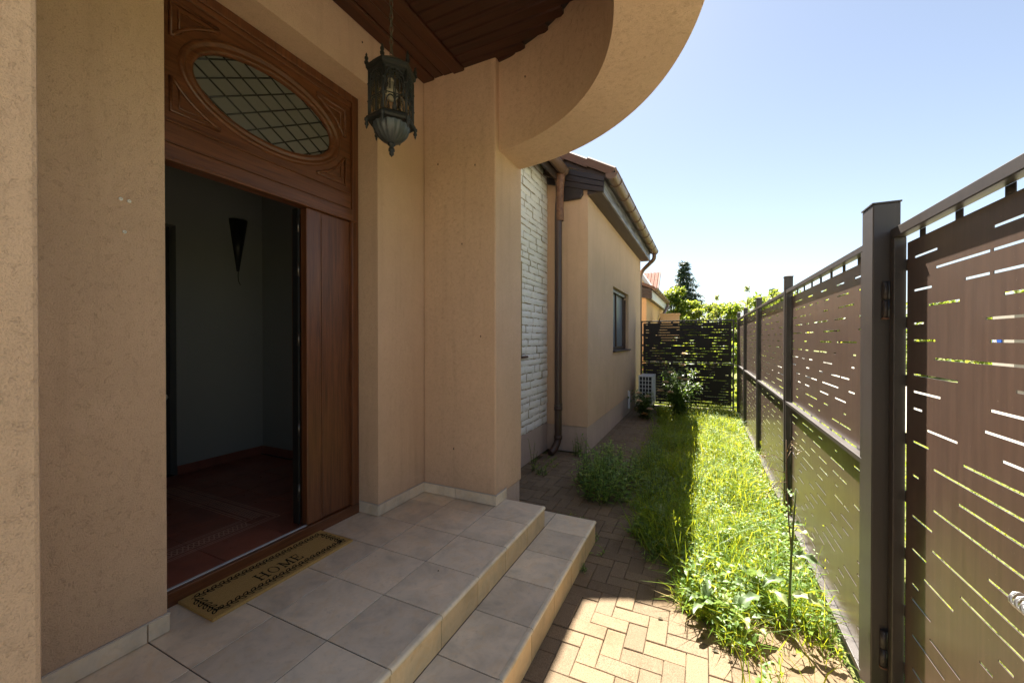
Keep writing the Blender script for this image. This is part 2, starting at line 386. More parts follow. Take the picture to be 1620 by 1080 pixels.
def rand_slots(a0, a1, z0, z1, pitch=.0645, h=.008, margin=.03, dens=1.0, near_left=True, long=False):
    out = []; z = z1-.06
    while z > z0+.04:
        a = a0+margin
        if near_left and random.random() < .55:
            L = random.choice((.04, .07, .1, .16)); out.append((a, a+L, z, h)); a += L+random.uniform(.08, .3)
        else: a += random.uniform(.08, .35)
        while a < a1-margin-.04:
            L = random.choice((.1, .18, .26, .34, .42, .5) if long else (.05, .1, .1, .14, .2, .26, .34)); e = min(a+L, a1-margin)
            if e-a > .03:
                if L > .22 and random.random() < .6:
                    m = a+(e-a)*random.uniform(.35, .6); out.append((a, m-.006, z, h)); out.append((m+.006, e, z, h))
                else: out.append((a, e, z, h))
            a = e+random.uniform(.10, .42)/dens
        z -= pitch
    return out

# ---- leaves and blades with numpy
class Foliage:
    """many small leaves gathered in one mesh; per-vertex 'rnd' varies the leaf colour"""
    def __init__(s): s.V = []; s.T = []; s.A = []; s.n = 0
    def leaves(s, P, D, Nn, L, Wd, fold=.25, droop=.2):
        P = np.asarray(P, float); n = len(P)
        if n == 0: return
        D = np.asarray(D, float); D = D/np.maximum(np.linalg.norm(D, axis=1, keepdims=True), 1e-9)
        Nn = np.asarray(Nn, float); S = np.cross(D, Nn); S /= np.maximum(np.linalg.norm(S, axis=1, keepdims=True), 1e-9)
        U = np.cross(S, D); L = np.broadcast_to(L, n)[:, None]; Wd = np.broadcast_to(Wd, n)[:, None]
        mid = P+D*L*.45+U*L*.05
        l = P+D*L*.45+S*Wd*.5+U*(Wd*fold+L*.05); r = P+D*L*.45-S*Wd*.5+U*(Wd*fold+L*.05); tip = P+D*L-U*L*droop
        q = np.stack([P, l, mid, r, tip], 1).reshape(-1, 3)
        base = s.n+5*np.arange(n)[:, None]
        tri = np.concatenate([base+np.array([0,2,1]), base+np.array([0,3,2]), base+np.array([1,2,4]), base+np.array([2,3,4])], 0)
        s.V.append(q); s.T.append(tri); s.A.append(np.repeat(rng.random(n), 5)); s.n += 5*n
    def blades(s, P, D, L, Wd, bend):
        P = np.asarray(P, float); n = len(P); D = np.asarray(D, float)
        D = D/np.linalg.norm(D, axis=1, keepdims=True); Z = np.array([0,0,1.0])
        S = np.cross(D, Z+rng.normal(0, .4, (n,3))); S /= np.maximum(np.linalg.norm(S, axis=1, keepdims=True), 1e-9)
        L = np.broadcast_to(L, n)[:, None]; Wd = np.broadcast_to(Wd, n)[:, None]; bend = np.broadcast_to(bend, n)[:, None]
        H = D.copy(); H[:, 2] = 0; H += rng.normal(0, .15, (n,3))*[1,1,0]; H /= np.maximum(np.linalg.norm(H, axis=1, keepdims=True), 1e-9)
        m = P+D*L*.5; e = P+D*L*.9+H*L*bend-Z*L*bend*.45
        q = np.stack([P-S*Wd*.5, P+S*Wd*.5, m-S*Wd*.42, m+S*Wd*.42, e], 1).reshape(-1, 3)
        base = s.n+5*np.arange(n)[:, None]
        tri = np.concatenate([base+np.array([0,1,3]), base+np.array([0,3,2]), base+np.array([2,3,4])], 0)
        s.V.append(q); s.T.append(tri); s.A.append(np.repeat(rng.random(n), 5)); s.n += 5*n
    def mesh(s, name, off=(0,0,0)):
        V = np.concatenate(s.V)-np.array(off); T = np.concatenate(s.T).astype(np.int32); A = np.concatenate(s.A)
        me = bpy.data.meshes.new(name); me.vertices.add(len(V)); me.vertices.foreach_set('co', V.ravel())
        me.loops.add(T.size); me.loops.foreach_set('vertex_index', T.ravel())
        me.polygons.add(len(T)); me.polygons.foreach_set('loop_start', np.arange(len(T), dtype=np.int32)*3)
        me.update(calc_edges=True); me.validate()
        at = me.attributes.new('rnd', 'FLOAT', 'POINT'); at.data.foreach_set('value', A.astype(np.float32)); return me
    def obj(s, name, mat, parent=None): return link(name, s.mesh(name, wloc(parent)), mat, parent)
def rdir(n, up=0.0, spread=1.0):
    d = rng.normal(0, spread, (n,3)); d[:, 2] = np.abs(d[:, 2])*.6+up; return d

# ================================================================== SETTING
def ground_sheet(name, mat, x0, x1, y0, y1, z, nx=1, ny=1, amp=0.0):
    mb = MB(); g = []
    for j in range(ny+1):
        for i in range(nx+1):
            g.append((x0+(x1-x0)*i/nx, y0+(y1-y0)*j/ny, z+(random.uniform(-amp, amp) if amp else 0)))
    mb.add(g, [(j*(nx+1)+i, j*(nx+1)+i+1, (j+1)*(nx+1)+i+1, (j+1)*(nx+1)+i) for j in range(ny) for i in range(nx)], True)
    return kind(obj(name, mb, mat), 'structure')
ground_sheet('ground', 'grass_ground', -400, 400, -400, 600, -.05)
ground_sheet('planting_bed', 'soil', -.9, .645, 1.2, 9.8, -.018, 30, 140, .012)
ground_sheet('street', 'concrete', 3.2, 8.0, -60, 90, -.03)
ground_sheet('added_bounce_ground', 'bounce_ground', -7, 2.25, -14, .9, -.014)  # unseen pale ground added behind the camera to bounce light
ground_sheet('verge', 'grass_ground', .76, 3.18, .95, 60, -.02)

# pavement: sand bed, herringbone pavers
pav = kind(obj('pavement', MB().box(-6, .32, -3, 2.0, -.06, -.008).box(-6, -.02, 2.0, 3.0, -.06, -.0085).box(-6, -.46, 3.0, 4.75, -.06, -.009).box(-1.6, -.68, 4.75, 9.9, -.06, -.0095), 'sand'), 'structure')
def pav_edge(y):
    if y < 2.1: return .42
    if y < 3.3: return .42-(y-2.1)*.70
    if y < 4.65: return -.45
    return -.70
PW, PL, PG = .1, .2, .003
pm = [MB().cbox(-PL/2+PG/2, PL/2-PG/2, -PW/2+PG/2, PW/2-PG/2, -.05, 0, .003).mesh('paver') for k in range(1)]
pm[0].materials.append(MAT['paver'])
cells = []
for i in range(-22, 6):
    for j in range(8, 100):
        d = (i-j) % 4
        if d == 0: cx, cy, rot = (i+1)*PW, (j+.5)*PW, 0
        elif d == 3: cx, cy, rot = (i+.5)*PW, (j+1)*PW, PI/2
        else: continue
        cx += .03; cy += .01
        if cx > pav_edge(cy)-.02: continue
        if cx < -2.0: continue
        if cx < -.86 and cy < 3.0: continue
        if cx < -1.50 and cy > 5.38: continue
        if cy > 9.75: continue
        depth = -.4321*cx*-1*-1+.9018*cy
        cells.append((math.hypot(cx, cy), cx, cy, rot))
cells.sort()
rest = MB()
for k, (d, cx, cy, rot) in enumerate(cells):
    dz = random.gauss(0, .0018); rx, ry, rz = random.gauss(0, .006), random.gauss(0, .006), random.gauss(0, .008)
    if k < 292:
        o = link('paver', pm[0], None, pav, (cx, cy, dz)); o.rotation_euler = (rx, ry, rot+rz+(PI if random.random() < .5 else 0))
    else:
        M = Matrix.Translation((cx, cy, dz)) @ Matrix.Rotation(rot+rz, 4, 'Z') @ Matrix.Rotation(rx, 4, 'X')
        b = MB().cbox(-PL/2+PG/2, PL/2-PG/2, -PW/2+PG/2, PW/2-PG/2, -.05, 0, .004)
        rest.add([tuple(M @ Vector(p)) for p in b.v], b.f)
kind(obj('far_pavers', rest, 'paver', pav, fix=False), 'stuff')

# ================================================================== HOUSE
house = thing('house', 'peach rendered house with a curved porch canopy and a lower wing behind', 'house', (-2.1, 1.53, 0))
def smooth_angle(o, deg=40):
    o.data.polygons.foreach_set('use_smooth', [True]*len(o.data.polygons)); o.data.set_sharp_from_angle(angle=R(deg)); return o
FL = .328           # porch floor
JL, JR = .908, 2.159  # door reveal
CZ = 3.727
# front wall with the door opening
mb = MB()
sheet(mb, 'x', -2.10, -2.45, [(0, 3.36, [(-3.0, JL), (JR, 3.16)], [(JL, JR)]), (3.36, 4.3, [(-3.0, 3.16)], [])])
rim(mb, 'x', -2.10, -2.45, -3.0, 3.16, 0, 4.3)
obj('front_wall', mb, 'stucco', house)
for y0, y1 in ((2.675, 3.154), (-.085, .370)):
    p = obj('pillar', MB().box(-2.098, -1.42, y0, y1, .382, 4.3), 'stucco', house, .012)
    obj('pillar_base', MB().box(-2.098, -1.434, y0+.012, y1-.012, 0, .380), 'plinth', p)
ring = MB().lathe([(1.21, 3.05), (1.585, 3.05), (1.592, 3.062), (1.592, 4.35), (1.21, 4.35)], 120, (-1.54, 1.53, 0), -PI/2, PI/2, True, True)
smooth_angle(obj('canopy', ring, 'stucco', house))
# plank ceiling, with an unseen roof slab added above to block light
pts = [(-2.3, .2)] + [(-1.54+1.3*math.cos(a), 1.53+1.3*math.sin(a)) for a in [(-PI/2+PI*k/24) for k in range(25)]] + [(-2.3, 2.86)]
ceil = obj('porch_ceiling', MB().prism(pts, 'z', 3.752, 3.80), 'eave', house)
obj('added_roof_slab', MB().prism(pts, 'z', 3.81, 4.0), 'concrete', house)  # unseen slab added over the ceiling to block light
prof = [(0, .024), (0, .008), (.008, 0), (.078, 0), (.084, .008), (.084, .024)]
y = .345
while y < 2.735:
    dy = max(abs(y-1.53), abs(y+.086-1.53)); xr = -1.54+math.sqrt(max(.02, 1.23**2-min(dy, 1.2)**2))
    if xr > -1.69:
        dz = random.uniform(-.0015, .0015)
        obj('ceiling_plank', MB().prism([(y+a, CZ+b+dz) for a, b in prof], 'x', -1.695, xr), 'ceil', ceil)
    y += .0875
for (xa, xb, dz) in ((-2.098, -1.985, -.014), (-1.983, -1.895, -.002), (-1.893, -1.800, -.006), (-1.798, -1.697, -.020)):
    pr = [(xa, CZ+.024), (xa, CZ+dz+.006), (xa+.007, CZ+dz), (xb-.007, CZ+dz), (xb, CZ+dz+.006), (xb, CZ+.024)]
    obj('border_plank', MB().prism(pr, 'y', .372, 2.673), 'ceil_y', ceil)

# skirting tiles round the porch
SKH = .078
def skirt(axis, fixed, out, a0, a1, joints, z=FL):
    cuts = [a0]+sorted(j for j in joints if a0+.02 < j < a1-.02)+[a1]
    f0, f1 = sorted((fixed+out*.001, fixed+out*.011))
    for c0, c1 in zip(cuts, cuts[1:]):
        A = (f0, f1, c0+.002, c1-.002) if axis == 'x' else (c0+.002, c1-.002, f0, f1)
        o = obj('skirting_tile', MB().box(*A, z+.003, z+SKH), 'tile', house, .0025)
        fm0, fm1 = sorted((fixed+out*.001, fixed+out*.008))
        B = (fm0, fm1, c0, c1) if axis == 'x' else (c0, c1, fm0, fm1)
        obj('mortar_bead', MB().box(*B, z+SKH-.004, z+SKH+.006), 'skgrout', o)
GY = [2.836-.33*k for k in range(0, 9)]
skirt('x', -2.10, 1, JR, 2.664, [2.49])
skirt('y', JR, -1, -2.28, -2.089, [])
skirt('y', 2.675, -1, -2.098, -1.409, [-1.775])
skirt('x', -1.42, 1, 2.664, 2.848, [])
skirt('x', -2.10, 1, .381, JL+.008, [.837, .515])
skirt('y', JL, 1, -2.28, -2.10, [])
skirt('y', .370, 1, -2.098, -1.409, [-1.775])
skirt('x', -1.42, 1, .10, .381, [.185])
# white wall plugs
for (py, pz) in ((.762, 2.159), (.788, 2.157), (.773, 2.03)):
    o = obj('wall_plug', MB().lathe([(.0025, -.004), (.0025, .004), (.0055, .004), (.0065, .001), (.0065, -.004)], 14), 'white', None)
    o.parent = house; o.location = Vector((-2.097, py, pz))-wloc(house); o.rotation_euler = (R(8), R(84), 0)

# ---- front door set
FX = -2.283
door = obj('front_door', MB().box(-2.37, FX, JR-.058, JR-.002, FL, 3.357).box(-2.37, FX, JL+.002, JL+.058, FL, 3.357).box(-2.37, FX, JL+.058, JR-.058, 3.298, 3.357), 'door', house, .006)
door['label'] = 'dark stained wooden front entrance standing open'
obj('jamb_bead', MB().box(FX-.02, FX+.012, JR-.075, JR-.058, .402, 2.447).box(FX-.02, FX+.008, JR-.066, JR-.058, 2.53, 3.30), 'door', door, .004)
obj('threshold', MB().box(-2.312, FX+.008, JL+.002, JR-.002, FL-.02, .398), 'door_h', door, .006)
obj('threshold_strip', MB().box(-2.313, -2.295, JL+.004, 1.74, .3985, .403), 'palemetal', door, .002)
obj('header', MB().box(-2.37, FX+.006, JL+.058, JR-.058, 2.447, 2.530), 'door_h', door, .006)
obj('header_lip', MB().box(-2.35, FX+.016, JL+.058, JR-.02, 2.441, 2.459), 'door_h', door, .005)
obj('transom_rail', MB().box(-2.36, FX-.004, JL+.058, JR-.066, 2.533, 2.634).box(-2.36, FX-.002, JL+.058, JR-.066, 2.634, 2.646), 'door_h', door, .005)
obj('transom_rail', MB().box(-2.36, FX-.004, JL+.058, JR-.066, 3.262, 3.296), 'door_h', door, .005)
# fixed side leaf
sp = obj('side_panel', MB().box(-2.34, FX-.014, 1.846, JR-.075, .402, 2.441), 'door', door, .004)
obj('stile', MB().box(-2.345, FX-.004, 1.732, 1.843, .402, 2.441), 'door', sp, .007)
obj('panel_bead', MB().box(FX-.016, FX-.006, 1.8445, 1.852, .44, 2.40), 'door', sp, .003)
for hz in (.62, 1.02, 1.60, 2.05, 2.33):
    obj('hinge', MB().tube([(-2.352, 1.722, hz-.045), (-2.352, 1.722, hz+.045)], .009, 10).box(-2.356, -2.349, 1.722, 1.733, hz-.05, hz+.05), 'hinge', door)
obj('closing_edge', MB().box(-2.40, -2.35, 1.716, 1.7305, .404, 2.44), 'blackm', door)
# leaf folded back into the hall behind the side panel
lf = obj('open_leaf', MB().box(-2.47, -2.42, 1.76, 2.58, .41, 2.43), 'door', door, .004)
# transom panel with the oval window
OC = (1.523, 2.951); OA, OB = .408, .200
def ell(a, b, n=96): return [(OC[0]+a*math.cos(2*PI*k/n), OC[1]+b*math.sin(2*PI*k/n)) for k in range(n)]
y0, y1, z0, z1 = JL+.058, JR-.066, 2.646, 3.262
N = 96; inn = ell(OA+.004, OB+.004); outr = []
for k in range(N):
    dx, dz = math.cos(2*PI*k/N)*OA, math.sin(2*PI*k/N)*OB
    sx = ((y1-OC[0]) if dx > 0 else (OC[0]-y0))/max(abs(dx), 1e-9); sz = ((z1-OC[1]) if dz > 0 else (OC[1]-z0))/max(abs(dz), 1e-9)
    s_ = min(sx, sz); outr.append((OC[0]+dx*s_, OC[1]+dz*s_))
mb = MB(); XF = FX-.012
mb.add([(XF, *p) for p in inn]+[(XF, *p) for p in outr]+[(XF-.03, *p) for p in inn], [(k, (k+1) % N, N+(k+1) % N, N+k) for k in range(N)]+[(k, 2*N+k, 2*N+(k+1) % N, (k+1) % N) for k in range(N)])
for cy, cz in ((y0, z0), (y1, z0), (y1, z1), (y0, z1)):     # the four corners left by the radial fan
    near = sorted(range(N), key=lambda k: (outr[k][0]-cy)**2+(outr[k][1]-cz)**2)[:2]
    mb.add([(XF, cy, cz), (XF, *outr[near[0]]), (XF, *outr[near[1]])], [(0, 1, 2)])
tp = obj('transom_panel', mb, 'door_h', door)
mb = MB(); prof = [(0, -.022), (.0, -.006), (.010, .004), (.022, .007), (.032, .001), (.040, .001), (.046, .011), (.056, .014), (.066, .010), (.070, -.002)]
rows = [ell(OA+o, OB+o) for o, _ in prof]
for (a, (o, h)) in zip(rows, prof): mb.v += [(XF+h, *p) for p in a]
for i in range(len(prof)-1):
    for k in range(N): mb.f.append((i*N+k, i*N+(k+1) % N, (i+1)*N+(k+1) % N, (i+1)*N+k)); mb.sm.append(True)
obj('oval_moulding', mb, 'door_h', tp)
e = ell(OA+.12, OB+.105)
for sy in (-1, 1):
    for sz in (-1, 1):
        mb = MB(); cy = (y1-.05) if sy > 0 else (y0+.05); cz = (z1-.045) if sz > 0 else (z0+.045)
        arc = [(p[0], p[1]) for p in e if sy*(p[0]-OC[0]) > .20 and sz*(p[1]-OC[1]) > .075 and sy*(p[0]-cy) < -.004 and sz*(p[1]-cz) < -.004]
        arc.sort(key=lambda p: sy*p[0])
        if len(arc) < 2: continue
        loop = [(XF+.002, *p) for p in arc]+[(XF+.002, cy, arc[-1][1]), (XF+.002, cy, cz), (XF+.002, arc[0][0], cz)]
        mb.tube(loop, .009, 8, closed=True)
        c_ = (sum(p[1] for p in loop)/len(loop), sum(p[2] for p in loop)/len(loop))
        inner = [(XF+.001, c_[0]+(p[1]-c_[0])*.62, c_[1]+(p[2]-c_[1])*.62) for p in loop]
        mb.tube(inner, .006, 8, closed=True)
        obj('corner_moulding', mb, 'door_h', tp)
og = obj('oval_pane', MB().add([(XF-.022, *p) for p in ell(OA+.006, OB+.006)]+[(XF-.028, *p) for p in ell(OA+.006, OB+.006)], [tuple(range(N)), tuple(range(2*N-1, N-1, -1))]), 'oval', tp)
mb = MB()
for sgn in (1, -1):
    for k in range(-4, 5):
        yc = 1.523+k*.167; ts = []
        for q in range(401):
            yy = OC[0]-.45+.9*q/400; zz = 2.951+sgn*.585*(yy-yc)
            if ((yy-OC[0])/(OA+.003))**2+((zz-OC[1])/(OB+.003))**2 <= 1: ts.append((XF-.0195, yy, zz))
        if len(ts) > 4: mb.tube([ts[0], ts[-1]], .0042, 6)
obj('lead_lattice', mb, 'blackm', tp)

# ---- hall behind the door
FI = .37
fl = obj('hall_floor', MB().box(-4.5, -2.314, -1.5, 2.72, .2, FI-.006), 'grout', house)
T = .345
tx0 = -2.314; 
for i in range(6):
    for j in range(-2, 5):
        xa, xb = tx0-(i+1)*T-(0 if i else 0), tx0-i*T
        ya, yb = 1.298+(j-1)*T, 1.298+j*T
        xa = max(xa, -4.30); yb = min(yb, 2.705)
        if xb-xa < .05 or yb-ya < .05: continue
        obj('floor_tile', MB().cbox(xa+.002, xb-.002, ya+.002, yb-.002, FI-.01, FI, .001), 'intile', fl)
def inlay(pts, w=.005):
    mb_ = MB()
    for a, b in pts:
        a = Vector((*a, 0)); b = Vector((*b, 0)); d = (b-a).normalized(); s_ = Vector((-d.y, d.x, 0))*w/2
        mb_.add([tuple(p+Vector((0, 0, FI+.0022))) for p in (a-s_, b-s_, b+s_, a+s_)], [(0, 1, 2, 3)])
    return mb_
segs = []
bx0, bx1, by0, by1 = -2.815, -2.654, 1.631, 1.797
for q in (0, .018, .045, .116, .143, .161):
    segs.append(((bx1-q, .2), (bx1-q, by1-q))); segs.append(((bx1-q, by1-q), (-3.95, by1-q)))
n = 26
for k in range(n):
    yy = .2+k*.055
    segs += [((bx1-.05, yy), (bx1-.11, yy+.0275)), ((bx1-.11, yy+.0275), (bx1-.05, yy+.055)), ((bx1-.11, yy), (bx1-.05, yy+.0275)), ((bx1-.05, yy+.0275), (bx1-.11, yy+.055))]
for k in range(22):
    xx = -2.76-k*.055
    segs += [((xx, by1-.05), (xx-.0275, by1-.11)), ((xx-.0275, by1-.11), (xx-.055, by1-.05)), ((xx, by1-.11), (xx-.0275, by1-.05)), ((xx-.0275, by1-.05), (xx-.055, by1-.11))]
obj('border_inlay', inlay(segs, .0065), 'inborder', fl)
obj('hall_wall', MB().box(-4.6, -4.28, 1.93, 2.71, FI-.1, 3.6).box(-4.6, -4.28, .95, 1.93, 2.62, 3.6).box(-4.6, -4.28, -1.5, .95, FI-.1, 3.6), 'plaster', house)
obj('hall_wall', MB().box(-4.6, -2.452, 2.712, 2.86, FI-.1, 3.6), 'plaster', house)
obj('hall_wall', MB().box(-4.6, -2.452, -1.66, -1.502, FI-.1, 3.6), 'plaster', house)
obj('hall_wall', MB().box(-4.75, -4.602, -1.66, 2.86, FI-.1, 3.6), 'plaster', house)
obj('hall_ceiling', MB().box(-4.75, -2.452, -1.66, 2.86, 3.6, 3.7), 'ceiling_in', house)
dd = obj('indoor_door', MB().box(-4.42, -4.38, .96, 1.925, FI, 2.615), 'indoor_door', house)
kn = obj('door_knob', MB().lathe([(.0, 0), (.016, 0), (.012, .012), (.011, .03), (.024, .04), (.027, .055), (.02, .068), (0, .07)], 16), 'white', None)
kn.parent = dd; kn.location = Vector((-4.38, 1.86, 1.08))-wloc(dd); kn.rotation_euler = (0, PI/2, 0)
for A in ((-4.279, -4.267, 1.93, 2.70), (-4.279, -4.267, -1.49, .95)): obj('hall_skirting', MB().box(*A, FI+.001, FI+.085), 'inskirt', house, .003)
obj('hall_skirting', MB().box(-4.266, -2.47, 2.698, 2.711, FI+.001, FI+.085), 'inskirt', house, .003)

# ---- stone clad wall of the recess
SX = -2.05
obj('recess_wall', MB().box(-2.45, -2.075, 3.162, 4.50-.9, .39, 4.1).box(-2.45, -2.075, 4.50, 5.438, .39, 4.1).box(-2.45, -2.075, 3.60, 4.50, .39, 1.36).box(-2.45, -2.075, 3.60, 4.50, 2.56, 4.1), 'mortar', house)
clad = obj('stone_cladding', MB().box(-2.074, SX, 3.162, 3.60, .40, 3.98).box(-2.074, SX, 4.50, 5.436, .40, 3.98).box(-2.074, SX, 3.60, 4.50, .40, 1.36).box(-2.074, SX, 3.60, 4.50, 2.56, 3.98), 'mortar', house)
obj('recess_plinth', MB().box(-2.45, -2.035, 3.162, 5.438, 0, .392), 'plinth', house)
smesh = []
for k in range(7):
    nx, nz = 6, 3; g = MB(); idx = {}
    for j in range(nz+1):
        for i in range(nx+1):
            u, w_ = i/nx-.5, j/nz-.5; edge = (i in (0, nx)) or (j in (0, nz))
            g.v.append((.015 if edge else .024+random.uniform(-.006, .006), u+(random.uniform(-.02, .02) if i in (0, nx) else random.uniform(-.02, .02)), w_+random.uniform(-.07, .07)))
    g.f = [(j*(nx+1)+i, j*(nx+1)+i+1, (j+1)*(nx+1)+i+1, (j+1)*(nx+1)+i) for j in range(nz) for i in range(nx)]; g.sm = [True]*len(g.f)
    m_ = g.mesh('stone', fix=False); m_.materials.append(MAT['stone']); smesh.append(m_)
z = .395; cnt = 0; extra = MB()
while z < 3.92:
    h = random.uniform(.070, .105); y = 5.436-random.uniform(0, .1); first = True; y_hi = 5.434
    while y_hi > 3.45:
        L = random.uniform(.18, .42); y_lo = y_hi-L
        if z+h > 1.37 and z < 2.56:
            if y_hi <= 4.51: break
            if y_lo < 4.56: y_lo = 4.502
        if y_hi-y_lo > .05 and cnt < 299:
            o = link('stone', smesh[random.randrange(7)], None, clad, Vector((SX-.002+random.uniform(-.004, .006), (y_lo+y_hi)/2, z+h/2))-wloc(clad))
            o.scale = (1.0, (y_hi-y_lo)-.009, h-.008); o.rotation_euler = (random.gauss(0, .018), 0, 0); cnt += 1
        y_hi = y_lo
    z += h
wn_ = obj('window', MB().box(-2.30, -2.25, 3.60, 3.66, 1.38, 2.56).box(-2.30, -2.25, 4.44, 4.50, 1.38, 2.56).box(-2.30, -2.25, 3.66, 4.44, 2.50, 2.56).box(-2.30, -2.25, 3.66, 4.44, 1.38, 1.44), 'winframe', house)
obj('pane', MB().box(-2.28, -2.27, 3.66, 4.44, 1.44, 2.50), 'glass', wn_)
obj('sill', MB().box(-2.30, -1.99, 3.58, 4.63, 1.362, 1.388), 'winframe', wn_)
obj('reveal', MB().box(-2.25, -2.02, 4.492, 4.5035, 1.39, 2.56), 'mortar', wn_)

# ---- wing
WX = -1.44; WY = 5.44
mb = MB()
sheet(mb, 'x', WX, WX-.30, [(.372, 1.386, [(WY, 10.6)], []), (1.386, 2.54, [(WY, 7.173), (8.80, 10.6)], [(7.173, 8.80)]), (2.54, 3.66, [(WY, 10.6)], [])])
rim(mb, 'x', WX, WX-.30, WY, 10.6, .372, 3.66)
mb.prism([(-6, .372), (WX-.302, .372), (WX-.302, 3.78), (-6, 5.95)], 'y', WY, WY+.3)
mb.prism([(-6, .372), (WX-.302, .372), (WX-.302, 3.78), (-6, 5.95)], 'y', 10.3, 10.6)
wing = obj('wing_wall', mb, 'stucco', house)
obj('wing_plinth', MB().box(-6, WX-.010, WY+.010, 10.59, 0, .370), 'plinth', house, .006)
ww = obj('window', MB().box(-1.60, -1.54, 7.173, 7.235, 1.39, 2.54).box(-1.60, -1.54, 8.738, 8.80, 1.39, 2.54).box(-1.60, -1.54, 7.235, 8.738, 2.48, 2.54).box(-1.60, -1.54, 7.235, 8.738, 1.39, 1.45).box(-1.60, -1.535, 7.96, 8.03, 1.45, 2.48), 'winframe', house, .004)
obj('pane', MB().box(-1.575, -1.565, 7.235, 7.96, 1.45, 2.48), 'sky_glass', ww)
obj('pane', MB().box(-1.575, -1.565, 8.03, 8.738, 1.45, 2.48), 'sky_glass', ww)
obj('shutter_box', MB().box(-1.60, -1.50, 7.176, 8.797, 2.47, 2.539), 'winframe', ww, .004)
obj('sill', MB().box(-1.60, -1.395, 7.14, 8.84, 1.360, 1.388), 'winframe', ww, .003)
obj('guide_rail', MB().box(-1.54, -1.50, 7.176, 7.20, 1.39, 2.43).box(-1.54, -1.50, 8.773, 8.797, 1.39, 2.43), 'winframe', ww)

# ---- roofs, eaves, gutters
def zr(x, x0=-1.10, z0=3.86, s=.49): return z0+(x0-x)*s
roof = obj('roof', MB().prism([(-1.13, zr(-1.13)-.14), (-1.13, zr(-1.13)-.03), (-6.2, zr(-6.2)-.03), (-6.2, zr(-6.2)-.14)], 'y', 5.41, 10.72), 'eave_y', house)
roof['label'] = 'brown tiled pitched roof of the wing'
tm = MB().prism([(-.03, -.10), (-.03, .0), (.0, .022), (.30, .022), (.33, .0), (.33, -.02), (.0, -.02), (.0, -.10)], 'x', -.21, .21).mesh('verge_tile'); tm.materials.append(MAT['rtile'])
ang = math.atan(.49)
for k in range(9):
    xx = -1.24-k*.335
    o = link('verge_tile', tm, None, roof, Vector((xx, 5.375, zr(xx)+.035))-wloc(roof)); o.rotation_euler = (random.gauss(0, .01), ang+.05, random.gauss(0, .012))
mb = MB()
for i in range(15):
    for j in range(16):
        xx = -1.24-i*.335; yy = 5.70+j*.31
        M = Matrix.Translation((xx, yy, zr(xx)+.03)) @ Matrix.Rotation(ang+.05, 4, 'Y')
        b = MB().prism([(0, -.02), (.02, .012), (.14, .018), (.20, .0), (.26, .018), (.30, -.005), (.30, -.02)], 'x', -.2, .2)
        mb.add([tuple(M @ Vector(p)) for p in b.v], b.f)
kind(obj('roof_tiles', mb, 'rtile', roof, fix=False), 'stuff')
t = NT('peeling_sky_sheen_fascia'); v = t.coord((10, .8, 10))  # grey streaks hold peeling paint and the sky's reflection in the colour
g = t.noise(v, 3, 6, .65)
t.pbr(t.ramp(g, [(.38, (.05, .045, .045)), (.62, (.27, .27, .28))]), .38, .5, 0, t.bump(g, .3, .004)); MAT['fascia'] = t.m
obj('fascia', MB().box(-1.240, -1.212, 5.405, 10.70, 3.575, 3.800), 'fascia', roof, .003)
obj('soffit', MB().box(WX+.001, -1.241, 5.405, 10.70, 3.585, 3.604), 'eave_y', roof)
obj('soffit', MB().box(WX+.001, -1.241, 5.405, 5.43, 3.604, 3.80), 'eave', roof)
# verge boards at the end of the wing
def bz(x, f): # f 0..1 bottom..top
    tpz = 3.785+(-1.215-x)*.40; bot = 3.575+(-1.215-x)*.30
    return bot+(tpz-bot)*f
for k in range(3):
    f0, f1 = k/3+.008, (k+1)/3-.012
    q = .004*k
    obj('verge_board', MB().prism([(-2.02, bz(-2.02, f0)), (-1.209+q, bz(-1.209, f0)), (-1.209+q, bz(-1.209, f1)), (-2.02, bz(-2.02, f1))], 'y', 5.372-q, 5.404), 'eave', roof, .004)
obj('rafter_end', MB().prism([(-1.82, 3.545), (-1.535, 3.545), (-1.50, 3.60), (-1.50, 3.68), (-1.82, 3.78)], 'y', 5.385, 5.438), 'eave', roof, .012)
def gutter(x, z, ya, yb, r, parent, brk=.62, beads=.0):
    prof = []
    for k in range(13):
        a = PI+PI*k/12; prof.append((r*math.cos(a), r*math.sin(a)))
    prof += [(r+.010, .004), (r+.010, .012), (r-.004, .010)] 
    for k in range(12, -1, -1):
        a = PI+PI*k/12; prof.append(((r-.005)*math.cos(a), (r-.005)*math.sin(a)))
    o = obj('gutter', MB().prism([(x+a, z+b) for a, b in prof], 'y', ya, yb, True), 'gutter', parent)
    smooth_angle(o, 35)
    for yy in (ya, yb-.006):
        obj('end_cap', MB().prism([(x+(r+.001)*math.cos(PI+PI*k/12), z+(r+.001)*math.sin(PI+PI*k/12)) for k in range(13)], 'y', yy-.004, yy+.008), 'gutter', o)
    y = ya+.3
    while y < yb:
        obj('gutter_bracket', MB().tube([(x+(r+.007)*math.cos(PI+PI*k/12), y, z+(r+.007)*math.sin(PI+PI*k/12)) for k in range(13)]+[(x+r+.012, y, z+.012)], .0065, 6), 'gutter', o)
        y += brk
    return o
gutter(-1.10, 3.800, 5.345, 10.66, .078, house)
def pipe(pts, r, parent, mat='pipe', name='downpipe'):
    # round off corners
    P = [Vector(p) for p in pts]; out = [P[0]]
    for i in range(1, len(P)-1):
        a, b, c = P[i-1], P[i], P[i+1]; k = min(.12, (b-a).length*.45, (c-b).length*.45)
        p0 = b+(a-b).normalized()*k; p2 = b+(c-b).normalized()*k
        for q in range(7):
            s_ = q/6; out.append(p0*(1-s_)**2+b*2*s_*(1-s_)+p2*s_**2)
    out.append(P[-1]); return obj(name, MB().tube(out, r, 16), mat, parent)
